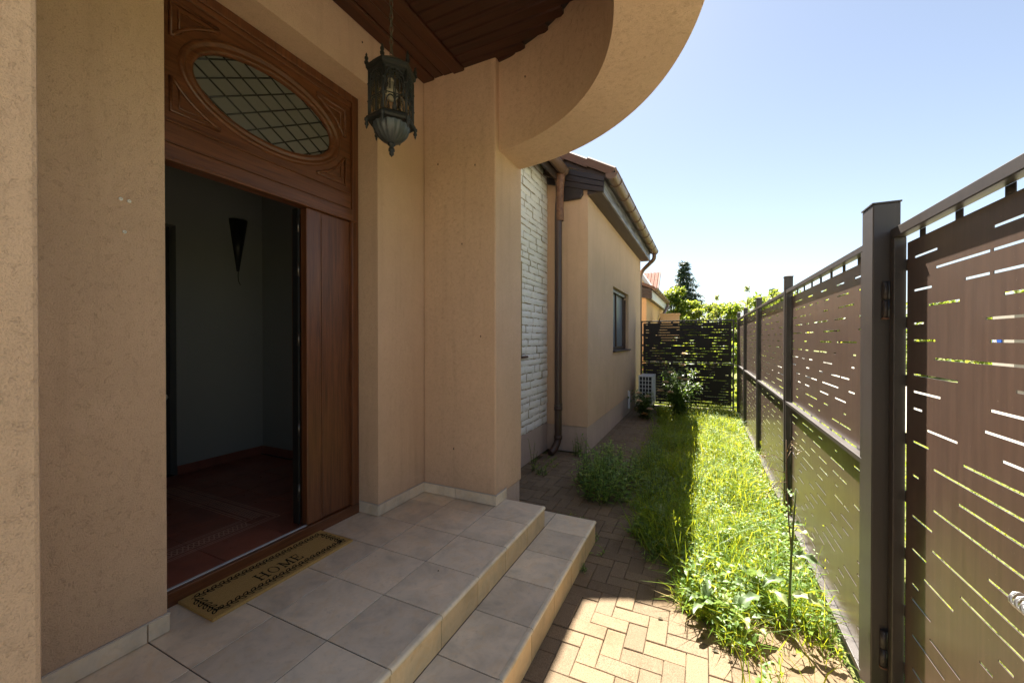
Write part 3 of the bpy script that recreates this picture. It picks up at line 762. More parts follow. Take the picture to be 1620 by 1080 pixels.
pipe([(-1.10, 10.52, 3.74), (-1.10, 10.54, 3.60), (-1.40, 10.68, 3.36), (-1.47, 10.70, 3.2), (-1.47, 10.70, .1)], .048, house, 'gutter')
# eave over the recess
eave = obj('eave', MB().prism([(-2.10, 4.02), (-1.82, 3.885), (-1.82, 3.96), (-2.10, 4.10)], 'y', 3.16, 5.37), 'eave_y', house)
obj('roof_slab', MB().prism([(-1.76, 3.97), (-6.2, 3.97+4.44*.49), (-6.2, 4.10+4.44*.49), (-1.76, 4.06)], 'y', 3.16, 5.37), 'rtile', eave)
for k in range(4): obj('rafter', MB().prism([(-2.08, 3.93), (-1.85, 3.82), (-1.85, 3.868), (-2.08, 4.00)], 'y', 3.5+k*.58, 3.57+k*.58), 'eave_y', eave)
obj('fascia', MB().box(-1.846, -1.822, 3.162, 5.368, 3.80, 3.955), 'eave_y', eave)
gutter(-1.752, 3.935, 3.165, 5.34, .066, house, .6)
dp = pipe([(-1.775, 5.292, 3.90), (-1.80, 5.295, 3.66), (-1.822, 5.298, 3.40), (-1.822, 5.298, .17), (-1.86, 5.20, .055), (-1.885, 5.14, .035)], .050, house)
t = NT('rusted_pipe'); v = t.coord(); f = t.noise(v, 14, 5, .7)
t.pbr(t.ramp(f, [(.35, (.09, .04, .025)), (.6, (.20, .10, .055)), (.8, (.34, .22, .13))]), .5, .4, 0, t.bump(f, .3, .004)); MAT['rust'] = t.m
obj('hopper', MB().lathe([(.052, 3.24), (.056, 3.25), (.056, 3.42), (.056, 3.66), (.062, 3.76), (.076, 3.84), (.080, 3.88), (.074, 3.88)], 20, (-1.80, 5.296, 0)), 'rust', dp)
obj('pipe_collar', MB().lathe([(.050, 0), (.058, .004), (.058, .05), (.050, .054)], 18, (-1.822, 5.298, .60)).lathe([(.050, 0), (.058, .004), (.058, .05), (.050, .054)], 18, (-1.822, 5.298, .20)), 'pipe', dp)
obj('pipe_clamp', MB().lathe([(.050, 0), (.056, .002), (.056, .022), (.050, .024)], 18, (-1.822, 5.298, .66)).box(-1.835, -1.809, 5.34, 5.445, .662, .682), 'hinge', dp)

# ================================================================== PORCH STEPS
steps = thing('porch_steps', 'two wide porch steps paved with beige bullnose tiles', 'steps', (-1.4, 1.5, 0))
Y0, Y1, Y2 = -2.4, 2.836, 3.102
core = obj('step_core', MB().box(-2.28, -1.092, Y0+.01, Y1-.012, .0, FL-.004).box(-1.41, -.768, Y0+.01, Y2-.012, .0, .171-.004).box(-2.12, -1.40, Y1-.2, Y1-.013, 0, FL-.005), 'grout', steps)
GX = [-1.075, -1.430, -1.778, -2.12]
GY = sorted([2.836-.3325*k for k in range(-1, 17)])
def nose_tile(xa, xb, ya, yb, z):
    # tread tile whose front edge is a bullnose
    r = .013; pr = [(xa, z-.012), (xa, z)]
    for k in range(7):
        a = PI/2-PI*k/6; pr.append((xb-r+r*math.cos(a), z-r+r*math.sin(a)))
    pr += [(xb-r-.004, z-.026), (xb-r-.0055, z-.012)]
    return MB().prism(pr, 'y', ya, yb)
J = .0026
def jit(): return random.gauss(0, .0006)
for ya, yb in zip(GY, GY[1:]):
    if yb > Y1+.01 or yb < Y0+.3: continue
    for k in range(3):
        xb, xa = GX[k], GX[k+1]; zt = FL+jit()
        if k == 0:
            obj('tread_tile', MB().cbox(xa+J, xb-.0265, ya+J, yb-J, FL-.012, zt, .0012), 'tile', steps)
            smooth_angle(obj('nosing_tile', nose_tile(xb-.0255, xb, ya+J, yb-J, zt+.0006), 'nosing', steps), 35)
        else:
            if xa < -2.11 and (JL < (ya+yb)/2 < JR): xa = -2.276
            ya2, yb2 = ya, yb
            if k == 2 and xa > -2.2 and yb > 2.68: yb2 = 2.80
            o = obj('tread_tile', MB().cbox(xa+J, xb-J, ya+J, yb2-J, FL-.012, zt, .0012), 'tile', steps)
    obj('riser_tile', MB().box(-1.091, -1.083, ya+J, yb-J, .173, FL-.0125), 'riser', steps)
# fill between the wall line and the door
for ya, yb in ((JL, 1.176), (1.176, 1.51), (1.51, 1.842), (1.842, JR)):
    obj('tread_tile', MB().cbox(-2.276, -2.124, ya+J, yb-J, FL-.012, FL-.0004, .001), 'tile', steps)
GY2 = [3.102, 2.806]+[2.475-.333*k for k in range(0, 15)]; GY2 = sorted(GY2)
for ya, yb in zip(GY2, GY2[1:]):
    if yb < Y0+.3: continue
    zt = .171+jit()
    obj('tread_tile', MB().cbox(-1.083+J, -.7765, ya+J, yb-J, .159, zt, .0012), 'tile', steps)
    smooth_angle(obj('nosing_tile', nose_tile(-.7755, -.75, ya+J, yb-J, zt+.0006), 'nosing', steps), 35)
    obj('riser_tile', MB().box(-.767, -.759, ya+J, yb-J, .003, .1555), 'riser', steps)
obj('tread_tile', MB().cbox(-1.42, -1.083-J, 2.84, 3.102, .159, .171, .0012), 'tile', steps)
obj('end_tile', MB().box(-1.408, -1.094, Y1-.0115, Y1-.0035, .173, FL-.013), 'tile', steps)
obj('end_tile', MB().box(-1.41, -.77, Y2-.0115, Y2-.0035, .003, .157), 'tile', steps)

# ================================================================== FENCE AND GATE
SLOT_H = .0078
fence = thing('side_fence', 'brown metal fence with slotted sheet panels running along the grass strip', 'fence', (.67, 5.9, 0))
posts = [4.235, 6.26, 8.15, 9.60]
def post(parent, x0, x1, y0, y1, top, name='post', mat='fence'):
    o = obj(name, MB().box(x0, x1, y0, y1, -.05, top), mat, parent, .004)
    xm, ym = (x0+x1)/2, (y0+y1)/2; e = .003
    obj('post_cap', MB().add([(x0-e,y0-e,top),(x1+e,y0-e,top),(x1+e,y1+e,top),(x0-e,y1+e,top),(x0-e,y0-e,top+.006),(x1+e,y0-e,top+.006),(x1+e,y1+e,top+.006),(x0-e,y1+e,top+.006),(xm,ym,top+.02)],
        [(0,3,2,1),(0,1,5,4),(1,2,6,5),(2,3,7,6),(3,0,4,7),(4,5,8),(5,6,8),(6,7,8),(7,4,8)]), mat, o)
    return o
for py in posts: post(fence, .650, .712, py-.03, py+.03, 2.145)
post(fence, .650, .740, 2.189, 2.316, 2.170, 'gate_post')
post(fence, .650, .740, .81, .935, 2.170, 'gate_post')
bays = [(2.318, 4.204), (4.266, 6.229), (6.291, 8.119), (8.181, 9.569)]
FX0, FX1, PX = .655, .694, .6905
for bi, (a, b) in enumerate(bays):
    for (z0, z1, nm) in ((1.997, 2.027, 'top_rail'), (1.030, 1.055, 'mid_rail'), (.050, .080, 'bottom_rail')):
        obj(nm, MB().box(FX0, FX1, a, b, z0, z1), 'fence', fence, .002)
    for (c0, c1) in ((a, a+.036), (b-.036, b)):
        obj('stile', MB().box(FX0+.001, FX1-.001, c0, c1, .080, 1.030).box(FX0+.001, FX1-.001, c0, c1, 1.055, 1.997), 'fence', fence, .002)
    for (z0, z1) in ((1.066, 1.965), (.090, 1.019)):
        sl_ = rand_slots(a+.05, b-.05, z0, z1, h=SLOT_H, margin=.035, dens=1.15 if z0 > 1 else 1.35, near_left=True)
        p = obj('panel', slot_panel('x', PX, PX+.003, a+.046, b-.046, z0, z1, sl_), 'fence_panel', fence, fix=False)
        tb = MB(); y = a+.16
        while y < b-.1:
            if z0 > 1: tb.box(PX+.0005, PX+.0025, y, y+.045, 1.9655, 1.9965).box(PX+.0005, PX+.0025, y, y+.045, 1.0555, 1.0655)
            else: tb.box(PX+.0005, PX+.0025, y, y+.045, 1.0195, 1.0295).box(PX+.0005, PX+.0025, y, y+.045, .0805, .0895)
            y += .235
        z = z0+.12
        while z < z1-.08:
            tb.box(PX+.0005, PX+.0025, a+.0365, a+.0455, z, z+.05).box(PX+.0005, PX+.0025, b-.0455, b-.0365, z, z+.05); z += .24
        kind(obj('panel_tabs', tb, 'fence_shaded', p, fix=False), 'stuff')

gate = thing('gate', 'near brown metal gate with slotted sheet and hinges on the thick post', 'gate', (.72, 1.6, 0))
GA, GB, GX0, GX1, GP = .95, 2.172, .700, .740, .7365
for (z0, z1, nm) in ((2.012, 2.052, 'top_rail'), (.060, .100, 'bottom_rail')):
    obj(nm, MB().box(GX0, GX1, GA, GB, z0, z1), 'fence', gate, .003)
for (c0, c1) in ((GA, GA+.04), (GB-.04, GB)): obj('stile', MB().box(GX0, GX1-.001, c0, c1, .100, 2.012), 'fence', gate, .003)
GS = [(1.25, 1.597, 1.915), (1.895, 2.061, 1.915), (1.18, 1.6, 1.851), (1.611, 1.907, 1.851), (1.3, 1.597, 1.787), (1.612, 1.732, 1.787), (1.931, 2.065, 1.787), (1.758, 1.957, 1.723), (1.35, 1.553, 1.723),
 (1.25, 1.629, 1.659), (1.985, 2.065, 1.659), (1.30, 1.609, 1.594), (1.904, 2.065, 1.594), (1.28, 1.909, 1.53), (1.2, 1.503, 1.463), (1.765, 2.065, 1.463), (1.31, 1.606, 1.397), (1.869, 2.065, 1.397), (1.995, 2.065, 1.332),
 (1.22, 1.633, 1.332), (1.766, 1.961, 1.267), (1.4, 1.555, 1.267), (1.946, 2.065, 1.204), (1.32, 1.737, 1.204), (1.25, 1.915, 1.139), (2.018, 2.065, 1.073), (1.36, 1.761, 1.073), (1.21, 1.915, .994),
 (1.917, 2.068, .915), (1.34, 1.612, .915), (1.24, 1.921, .848), (1.957, 2.068, .786), (1.3, 1.745, .786), (1.782, 1.977, .716), (1.503, 1.565, .716), (2.013, 2.068, .652), (1.586, 1.646, .652), (1.923, 2.068, .593),
 (1.742, 1.929, .525), (1.831, 2.065, .455), (1.30, 1.60, .525), (1.25, 1.7, .39), (1.8, 2.06, .325), (1.4, 1.6, .26), (1.7, 1.95, .20)]
GS = [(a, b, z, SLOT_H) for a, b, z in GS]
for k in range(28):
    z = 1.915-.0645*k
    zs = [q[2] for q in GS if abs(q[2]-z) < .03 and q[0] > 1.16]
    if zs: GS.append((1.02, 1.02+random.choice((.05, .08, .13)), min(zs, key=lambda q: abs(q-z)), SLOT_H))
gp = obj('panel', slot_panel('x', GP, GP+.003, GA+.055, GB-.053, .13, 1.984, GS), 'fence_panel', gate, fix=False)
tb = MB()
for k, y in enumerate([1.04+.235*q for q in range(5)]): tb.box(GP+.0005, GP+.0025, y, y+.042, 1.9845, 2.0115).box(GP+.0005, GP+.0025, y, y+.042, .1005, .1295)
for q in range(8): tb.box(GP+.0005, GP+.0025, GB-.0525, GB-.0405, .25+.232*q, .295+.232*q).box(GP+.0005, GP+.0025, GA+.0405, GA+.0545, .25+.232*q, .295+.232*q)
kind(obj('panel_tabs', tb, 'fence_shaded', gp, fix=False), 'stuff')
for hz in (1.765, .30):
    h_ = obj('hinge', MB().tube([(.690, 2.181, hz-.075), (.690, 2.181, hz-.002)], .012, 12).tube([(.690, 2.181, hz+.002), (.690, 2.181, hz+.075)], .0125, 12), 'fence_shaded', gate)
    obj('hinge_washer', MB().tube([(.690, 2.181, hz-.083), (.690, 2.181, hz-.076)], .0135, 12), 'rust', h_)
sp_ = [(.716+.016*math.cos(k*.7), 1.454-.0022*k, .945+.017*math.sin(k*.7)) for k in range(60)]
obj('spring_closer', MB().tube(sp_, .004, 6), 'chrome', gate)

far = thing('far_fence', 'dark slotted metal screen closing off the end of the side yard', 'fence', (-.35, 9.85, 0))
XA, XB, FY = -1.325, .615, 9.85
for (z0, z1, nm) in ((1.995, 2.025, 'top_rail'), (1.045, 1.070, 'mid_rail'), (.09, .12, 'bottom_rail')):
    obj(nm, MB().box(XA, XB, FY, FY+.03, z0, z1), 'fence_shaded', far, .002)
for x in (XA, XB-.03): obj('stile', MB().box(x, x+.03, FY+.001, FY+.029, -.04, 1.995), 'fence_shaded', far, .002)
obj('cross_bar', MB().box(XB+.001, .665, FY+.003, FY+.027, 1.93, 1.955).box(XB+.001, .665, FY+.003, FY+.027, 1.02, 1.04).box(XB+.001, .665, FY+.003, FY+.027, .11, .135), 'fence', far)
for (z0, z1) in ((1.088, 1.968), (.138, 1.027)):
    sl_ = rand_slots(XA+.06, XB-.06, z0-.03, z1+.02, pitch=.0600, h=.0125, margin=.05, dens=.95, long=True)
    p = obj('panel', slot_panel('y', FY+.012, FY+.015, XA+.052, XB-.052, z0, z1, sl_), 'screen', far, fix=False)
    tb = MB(); x = XA+.16
    while x < XB-.1: tb.box(x, x+.05, FY+.0125, FY+.0145, z1, z1+.03).box(x, x+.05, FY+.0125, FY+.0145, z0-.03, z0); x += .25
    z = z0+.1
    while z < z1-.06: tb.box(XA+.028, XA+.054, FY+.0125, FY+.0145, z, z+.05).box(XB-.054, XB-.028, FY+.0125, FY+.0145, z, z+.05); z += .24
    kind(obj('panel_tabs', tb, 'fence', p, fix=False), 'stuff')
kind(obj('plinth_kerb', MB().box(-1.43, .70, 9.80, 9.92, -.05, .055), 'concrete', far), 'part') if False else obj('plinth_kerb', MB().box(-1.43, .64, 9.80, 9.92, -.05, .055), 'concrete', far)

# ================================================================== DOORMAT
mat = thing('doormat', 'coir doormat with HOME lettering and a black leaf border by the door', 'doormat', (-2.13, 1.422, FL))
MX0, MX1, MY0, MY1, MZ = -2.272, -1.982, 1.025, 1.818, FL+.014
obj('coir_pad', MB().cbox(MX0, MX1, MY0, MY1, FL+.0005, MZ, .003), 'coir', mat)
def ribbon(mb, pts, w, closed=False):
    P = [Vector((p[0], p[1], 0)) for p in pts]; n = len(P); L_ = []
    for i in range(n):
        d = (P[(i+1) % n]-P[i-1]) if closed else (P[min(i+1, n-1)]-P[max(i-1, 0)])
        d.normalize(); s_ = Vector((-d.y, d.x, 0))*w/2; L_.append((P[i]-s_, P[i]+s_))
    b = len(mb.v)
    for a, c in L_: mb.v += [(a.x, a.y, MZ+.0012), (c.x, c.y, MZ+.0012)]
    for i in range(n if closed else n-1):
        j = (i+1) % n; mb.f.append((b+2*i, b+2*j, b+2*j+1, b+2*i+1)); mb.sm.append(False)
vine = MB()
def leaf_loop(mb, x, y, ang, L=.030, w=.0125):
    # outlined leaf: pointed ellipse
    pts = []
    for k in range(14):
        t_ = k/14*2*PI; u = (1-math.cos(t_))/2*L; v_ = math.sin(t_)*w*.5*(1.15-.5*u/L)*1.4
        pts.append((x+u*math.cos(ang)-v_*math.sin(ang), y+u*math.sin(ang)+v_*math.cos(ang)))
    ribbon(mb, pts, .0052, True)
def vine_run(p0, p1, n):
    p0 = Vector(p0); p1 = Vector(p1); d = (p1-p0).normalized(); a = math.atan2(d.y, d.x); s_ = Vector((-d.y, d.x))
    ribbon(vine, [tuple(p0+(p1-p0)*(k/40)+s_*.004*math.sin(k*1.2)) for k in range(41)], .0042)
    for k in range(n):
        p = p0+(p1-p0)*((k+.5)/n)
        leaf_loop(vine, p.x, p.y, a+.75); leaf_loop(vine, p.x+d.x*.012, p.y+d.y*.012, a-.75)
vine_run((MX0+.045, MY0+.035), (MX0+.045, MY1-.05), 19)
vine_run((MX1-.045, MY0+.035), (MX1-.045, MY1-.05), 19)
vine_run((MX0+.05, MY0+.042), (MX1-.05, MY0+.042), 5)
vine_run((MX0+.05, MY1-.045), (MX1-.05, MY1-.045), 5)
obj('vine_border', vine, 'print', mat, fix=False)
# slab-serif letters, reading along +Y with their tops towards the door (-X)
let = MB(); LH, LW, ST, SE = .074, .040, .0070, .0045
def lrect(o, u0, u1, v0, v1):   # u along text, v up
    x0, x1 = -2.072-v1, -2.072-v0; let.box(x0, x1, o+u0, o+u1, MZ-.001, MZ+.0015)
def lstroke(o, a, b, w):
    d = Vector((b[0]-a[0], b[1]-a[1])); d.normalize(); s_ = Vector((-d.y, d.x))*w/2
    q = [(a[0]-s_.x, a[1]-s_.y), (b[0]-s_.x, b[1]-s_.y), (b[0]+s_.x, b[1]+s_.y), (a[0]+s_.x, a[1]+s_.y)]
    let.prism([(-2.072-v_, o+u) for u, v_ in q], 'z', MZ-.001, MZ+.0017)
def serif(o, u): lrect(o, u-.007, u+ST+.007, 0, SE); lrect(o, u-.007, u+ST+.007, LH-SE, LH)
o = 1.305
lrect(o, 0, ST, SE, LH-SE); lrect(o, .036, .036+ST, SE, LH-SE); lrect(o, ST, .036, LH/2-.002, LH/2+.002); serif(o, 0); serif(o, .036)
o = 1.366
ov = []
for k in range(28):
    a = 2*PI*k/28; ov.append((a, .025, .037))
b0 = len(let.v)
for a, ru, rv in ov:
    for f_ in (1, 0):
        uu = .025+(ru-(0 if f_ else .0066))*math.cos(a); vv_ = LH/2+(rv-(0 if f_ else .0045))*math.sin(a); let.v.append((-2.072-vv_, o+uu, MZ+.0016))
for k in range(28):
    j = (k+1) % 28; let.f.append((b0+2*k, b0+2*j, b0+2*j+1, b0+2*k+1)); let.sm.append(False)
o = 1.436
lrect(o, .002, .002+SE, SE, LH-SE); lrect(o, .046, .046+ST, SE, LH-SE); lstroke(o, (.006, LH-.003), (.027, .004), ST); lstroke(o, (.027, .004), (.048, LH-.003), SE)
lrect(o, -.005, .013, 0, SE); lrect(o, .040, .060, 0, SE); lrect(o, -.005, .010, LH-SE, LH); lrect(o, .044, .060, LH-SE, LH)
o = 1.510
lrect(o, 0, ST, SE, LH-SE); lrect(o, -.006, .038, 0, SE); lrect(o, -.006, .036, LH-SE, LH); lrect(o, ST, .026, LH/2-.0022, LH/2+.0022)
lrect(o, .034, .038, SE, .019); lrect(o, .032, .036, LH-.019, LH-SE); lrect(o, .023, .027, LH/2-.009, LH/2+.009)
obj('home_lettering', let, 'print', mat)

# ================================================================== HANGING LANTERN
LX, LY = -1.396, 1.53
lan = thing('hanging_lantern', 'ornate black hexagonal lantern hanging on a chain from the porch ceiling', 'lantern', (LX, LY, 2.52))
def hexp(r, k, off=.904): a = off+k*PI/3; return (LX+r*math.cos(a), LY+r*math.sin(a))
RB = .105
hexring = lambda r0, z0, r1, z1: [[(*hexp(r0, k), z0) for k in range(6)], [(*hexp(r1, k), z1) for k in range(6)]]
def hexloft(levels):
    mb_ = MB(); n = len(levels)
    for r, z in levels: mb_.v += [(*hexp(r, k), z) for k in range(6)]
    for i in range(n-1):
        for k in range(6): mb_.f.append((i*6+k, i*6+(k+1) % 6, (i+1)*6+(k+1) % 6, (i+1)*6+k)); mb_.sm.append(False)
    mb_.f.append(tuple(range(5, -1, -1))); mb_.f.append(tuple((n-1)*6+k for k in range(6))); mb_.sm += [False, False]; return mb_
obj('upper_rim', hexloft([(.103, 2.884), (.110, 2.889), (.110, 2.901), (.120, 2.907), (.122, 2.922), (.113, 2.928)]), 'iron', lan)
obj('lower_rim', hexloft([(.090, 2.650), (.115, 2.656), (.122, 2.664), (.120, 2.676), (.109, 2.684), (.105, 2.69)]), 'iron', lan)
obj('top_dome', MB().lathe([(.103, 2.928), (.092, 2.940), (.060, 2.962), (.030, 2.976), (.012, 2.984), (.010, 2.998), (0, 3)], 24, (LX, LY, 0)), 'iron_top', lan)
bl = MB(); nb = 72; prof = [(.088, 2.652), (.086, 2.638), (.077, 2.616), (.062, 2.596), (.044, 2.580), (.020, 2.572), (.013, 2.569)]
for i in range(nb):
    a = 2*PI*i/nb; rr = 1+.035*math.cos(i*2*PI*18/nb)
    for r, z in prof: bl.v.append((LX+r*rr*math.cos(a), LY+r*rr*math.sin(a), z))
K = len(prof)
for i in range(nb):
    j = (i+1) % nb
    for q in range(K-1): bl.f.append((i*K+q, j*K+q, j*K+q+1, i*K+q+1)); bl.sm.append(True)
obj('bowl', bl, 'bowl', lan)
obj('finial', MB().lathe([(0.01, 2.574), (0.018, 2.5691), (0.019, 2.5609), (0.013, 2.556), (0.01, 2.5478), (0.015, 2.542), (0.0155, 2.5314), (0.009, 2.5264), (0.012, 2.5215), (0.011, 2.5133), (0.004, 2.5068), (0, 2.5002)], 16, (LX, LY, 0)), 'iron', lan)
for k in range(6):
    x, y = hexp(RB, k)
    obj('corner_post', MB().tube([(x, y, 2.686), (x, y, 2.892)], .0065, 8).lathe([(.0065, 2.742), (.010, 2.747), (.0065, 2.754)], 8, (x, y, 0)).lathe([(.0065, 2.827), (.010, 2.832), (.0065, 2.839)], 8, (x, y, 0)), 'iron', lan)
    x, y = hexp(.117, k)
    obj('spike', MB().lathe([(.010, 2.928), (.011, 2.936), (.006, 2.942), (.009, 2.95), (.0095, 2.956), (.004, 2.966), (.0055, 2.971), (0, 2.982)], 10, (x, y, 0)), 'iron', lan)
    obj('drop', MB().lathe([(0.01, 2.666), (0.011, 2.656), (0.006, 2.65), (0.009, 2.642), (0.0095, 2.636), (0.004, 2.628), (0.005, 2.623), (0, 2.612)], 10, (x, y, 0)), 'iron', lan)
    p0, p1 = Vector((*hexp(RB-.004, k), 0)), Vector((*hexp(RB-.004, k+1), 0)); d = p1-p0
    gl_ = obj('glass_pane', MB().add([tuple(p0+d*.05+Vector((0,0,2.69))), tuple(p1-d*.05+Vector((0,0,2.69))), tuple(p1-d*.05+Vector((0,0,2.887))), tuple(p0+d*.05+Vector((0,0,2.887)))], [(0,1,2,3)]), 'lglass', lan)
    n_ = Vector((d.y, -d.x, 0)).normalized()*.004
    tr_ = MB()
    def tp_(u, z): return tuple(p0+d*u+n_+Vector((0, 0, z)))
    def arch(u0, u1, zb, zt, r=.0032):
        pts = [tp_(u0, zb)]
        for q in range(9): s_ = q/8; pts.append(tp_(u0+(u1-u0)*.5*s_**1.7, zb+(zt-zb)*(.35+.65*math.sin(s_*PI/2))))
        tr_.tube(pts, r, 6)
        pts = [tp_(u1, zb)]
        for q in range(9): s_ = q/8; pts.append(tp_(u1-(u1-u0)*.5*s_**1.7, zb+(zt-zb)*(.35+.65*math.sin(s_*PI/2))))
        tr_.tube(pts, r, 6)
    arch(.10, .54, 2.692, 2.757); arch(.46, .90, 2.692, 2.757); arch(.10, .54, 2.757, 2.847); arch(.46, .90, 2.757, 2.847)
    arch(.06, .94, 2.802, 2.887, .004); arch(.28, .72, 2.787, 2.872, .003)
    tr_.tube([tp_(.5, 2.69), tp_(.5, 2.772)], .004, 6); tr_.tube([tp_(.08, 2.768), tp_(.92, 2.768)], .0028, 6)
    for q in range(5): tr_.lathe([(.0, -.004), (.0055, 0), (0, .004)], 8, tp_(.5, 2.717+q*.011))
    for (u, z) in ((.2, 2.867), (.8, 2.867), (.5, 2.882), (.35, 2.857), (.65, 2.857), (.12, 2.882), (.88, 2.882)):
        tr_.tube([Vector(tp_(u, z))+(d.normalized()*.010*math.cos(a))+Vector((0, 0, .010*math.sin(a))) for a in [PI*2*q/8 for q in range(8)]], .0026, 5, closed=True)
    obj('tracery', tr_, 'iron', lan)
obj('bulb', MB().lathe([(0, 2.78), (.018, 2.784), (.030, 2.8), (.033, 2.817), (.028, 2.834), (.017, 2.848), (.013, 2.872), (0, 2.874)], 20, (LX, LY, 0)), 'white', lan)
obj('lamp_holder', MB().lathe([(.016, 2.868), (.018, 2.872), (.018, 2.912), (0, 2.914)], 16, (LX, LY, 0)), 'white', lan)
lk = MB().tube([(.0075*math.cos(a), 0, .0135*math.sin(a)+(.006 if math.sin(a) > 0 else -.006)) for a in [2*PI*q/12 for q in range(12)]], .0022, 6, closed=True).mesh('chain_link'); lk.materials.append(MAT['iron_top'])
z = 3.008; k = 0
while z < CZ-.03: inst('chain_link', lk, None, lan, (LX, LY, z), (0, 0, k*PI/2+.3)); z += .0315; k += 1
obj('ceiling_hook', MB().lathe([(.004, CZ-.035), (.006, CZ-.02), (.03, CZ-.014), (.032, CZ-.006)], 16, (LX, LY, 0)), 'iron', lan)

# wall sconce in the hall
sc = thing('wall_sconce', 'black cone shaped sconce on the dim hall wall', 'sconce', (-4.28, 2.45, 2.55))
obj('cone_shade', MB().lathe([(.0, 2.285), (.012, 2.285), (.085, 2.80), (.078, 2.80)], 20, (-4.272, 2.455, 0), -PI/2, PI/2).lathe([(0, 2.80), (.085, 2.802)], 20, (-4.272, 2.455, 0), -PI/2, PI/2), 'blackm', sc)
obj('cord', MB().tube([(-4.262, 2.455, 2.29), (-4.262, 2.452, 2.24), (-4.268, 2.458, 2.19), (-4.27, 2.478, 2.15)], .0035, 6), 'blackm', sc)

# ================================================================== AIR CONDITIONER
ac = thing('air_conditioner', 'small white outdoor air conditioner beside the wing wall', 'air conditioner', (-1.12, 9.5, 0))
ax0, ax1, ay0, ay1, az0, az1 = -1.275, -.985, 9.12, 9.78, .15, .79
body = obj('casing', MB().box(ax0, ax1, ay0+.02, ay1, az0, az1-.02).box(ax0-.004, ax1+.004, ay0-.002, ay1+.004, az1-.02, az1).box(ax0, ax0+.02, ay0, ay0+.0195, az0, az1-.021).box(ax1-.02, ax1, ay0, ay0+.0195, az0, az1-.021).box(ax0+.021, ax1-.021, ay0, ay0+.0195, az0, az0+.03), 'acwhite', ac, .006)
obj('coil', MB().box(ax0+.021, ax1-.021, ay0+.014, ay0+.0195, az0+.031, az1-.022), 'acdark', ac)
g = MB()
for k in range(1, 4): x = ax0+.02+(ax1-ax0-.04)*k/4; g.box(x-.006, x+.006, ay0+.001, ay0+.011, az0+.03, az1-.022)
for k in range(1, 7): z = az0+.03+(az1-az0-.05)*k/7; g.box(ax0+.02, ax1-.02, ay0+.0012, ay0+.0105, z-.006, z+.006)
obj('coil_guard', g, 'acwhite', ac)
fan = obj('fan_void', MB().tube([(ax1-.02, 9.42, .47), (ax1+.003, 9.42, .47)], .235, 32), 'acdark', ac)
g = MB()
for r in (.05, .09, .13, .17, .205, .238): g.tube([(ax1+.008, 9.42+r*math.cos(2*PI*k/32), .47+r*math.sin(2*PI*k/32)) for k in range(32)], .005, 6, closed=True)
for k in range(8): g.tube([(ax1+.008, 9.42+.03*math.cos(PI*k/4), .47+.03*math.sin(PI*k/4)), (ax1+.008, 9.42+.238*math.cos(PI*k/4), .47+.238*math.sin(PI*k/4))], .005, 6)
obj('fan_grille', g, 'acwhite', ac)
for y in (9.22, 9.66): obj('foot', MB().box(ax0+.02, ax1-.02, y, y+.06, .0, az0), 'acdark', ac)
obj('pipe_cover', MB().box(-1.438, -1.395, 8.70, 8.76, .12, .50), 'acwhite', ac, .006)

# ================================================================== PLANTS
def grass_left(y):
    xs = [1.4, 2.15, 2.4, 2.77, 3.18, 3.5, 4.6, 4.8, 8.0, 9.0, 9.8]; v_ = [.34, .24, .10, -.11, -.33, -.50, -.56, -.66, -.74, -.86, -.8]
    return np.interp(y, xs, v_)
def scatter(n, ya=1.9, yb=9.75, edge=.07, bare=True):
    y = ya+(yb-ya)*rng.random(n)**1.25
    gl_ = grass_left(y)+.06*np.sin(y*9.1)+.04*np.sin(y*23.7)
    x = gl_-edge+(.638-gl_+edge)*rng.random(n)
    keep = rng.random(n) < np.clip((x-gl_+edge)/(2*edge), 0, 1)
    if bare:
        d = np.hypot((x-.46)/.30, (y-2.22)/.42); keep &= rng.random(n) < np.clip((d-.75)*1.6, .02, 1)
        pn = .5+.5*np.sin(x*7.3+2.1*np.sin(y*2.3))*np.sin(y*3.9+x*4.2); keep &= rng.random(n) < np.clip(.08+1.3*pn, 0, 1)
        d2 = np.hypot((x-.2)/.25, (y-1.75)/.30); keep &= rng.random(n) < np.clip((d2-.6)*1.5, .02, 1)
    return x[keep], y[keep]
def patch(x, y, s, ph): return .5+.25*(np.sin(x*s+ph)+np.sin(y*s*.8+ph*2.3+x*s*.5))
G = Foliage()
x, y = scatter(56000); n = len(x)
tall = patch(x, y, 5.0, .4); shade = np.clip((.05-x)/.25, 0, 1)
L = (.05+.27*rng.random(n)**2.2)*(.5+1.0*tall)*(1+.5*shade*(y < 5.2)); D = rdir(n, .95, .5)
G.blades(np.stack([x, y, np.full(n, -.012)], 1), D, L, .0042+.0035*rng.random(n), .15+.5*rng.random(n))
# dry straw lying between the green blades
xs2, ys2 = scatter(6500); m2 = len(xs2); DRY = Foliage(); DRY.blades(np.stack([xs2, ys2, np.full(m2, -.005)], 1), rdir(m2, .45, .8), .06+.16*rng.random(m2), .003+.002*rng.random(m2), .3)
kind(DRY.obj('dry_straw', 'straw'), 'stuff')
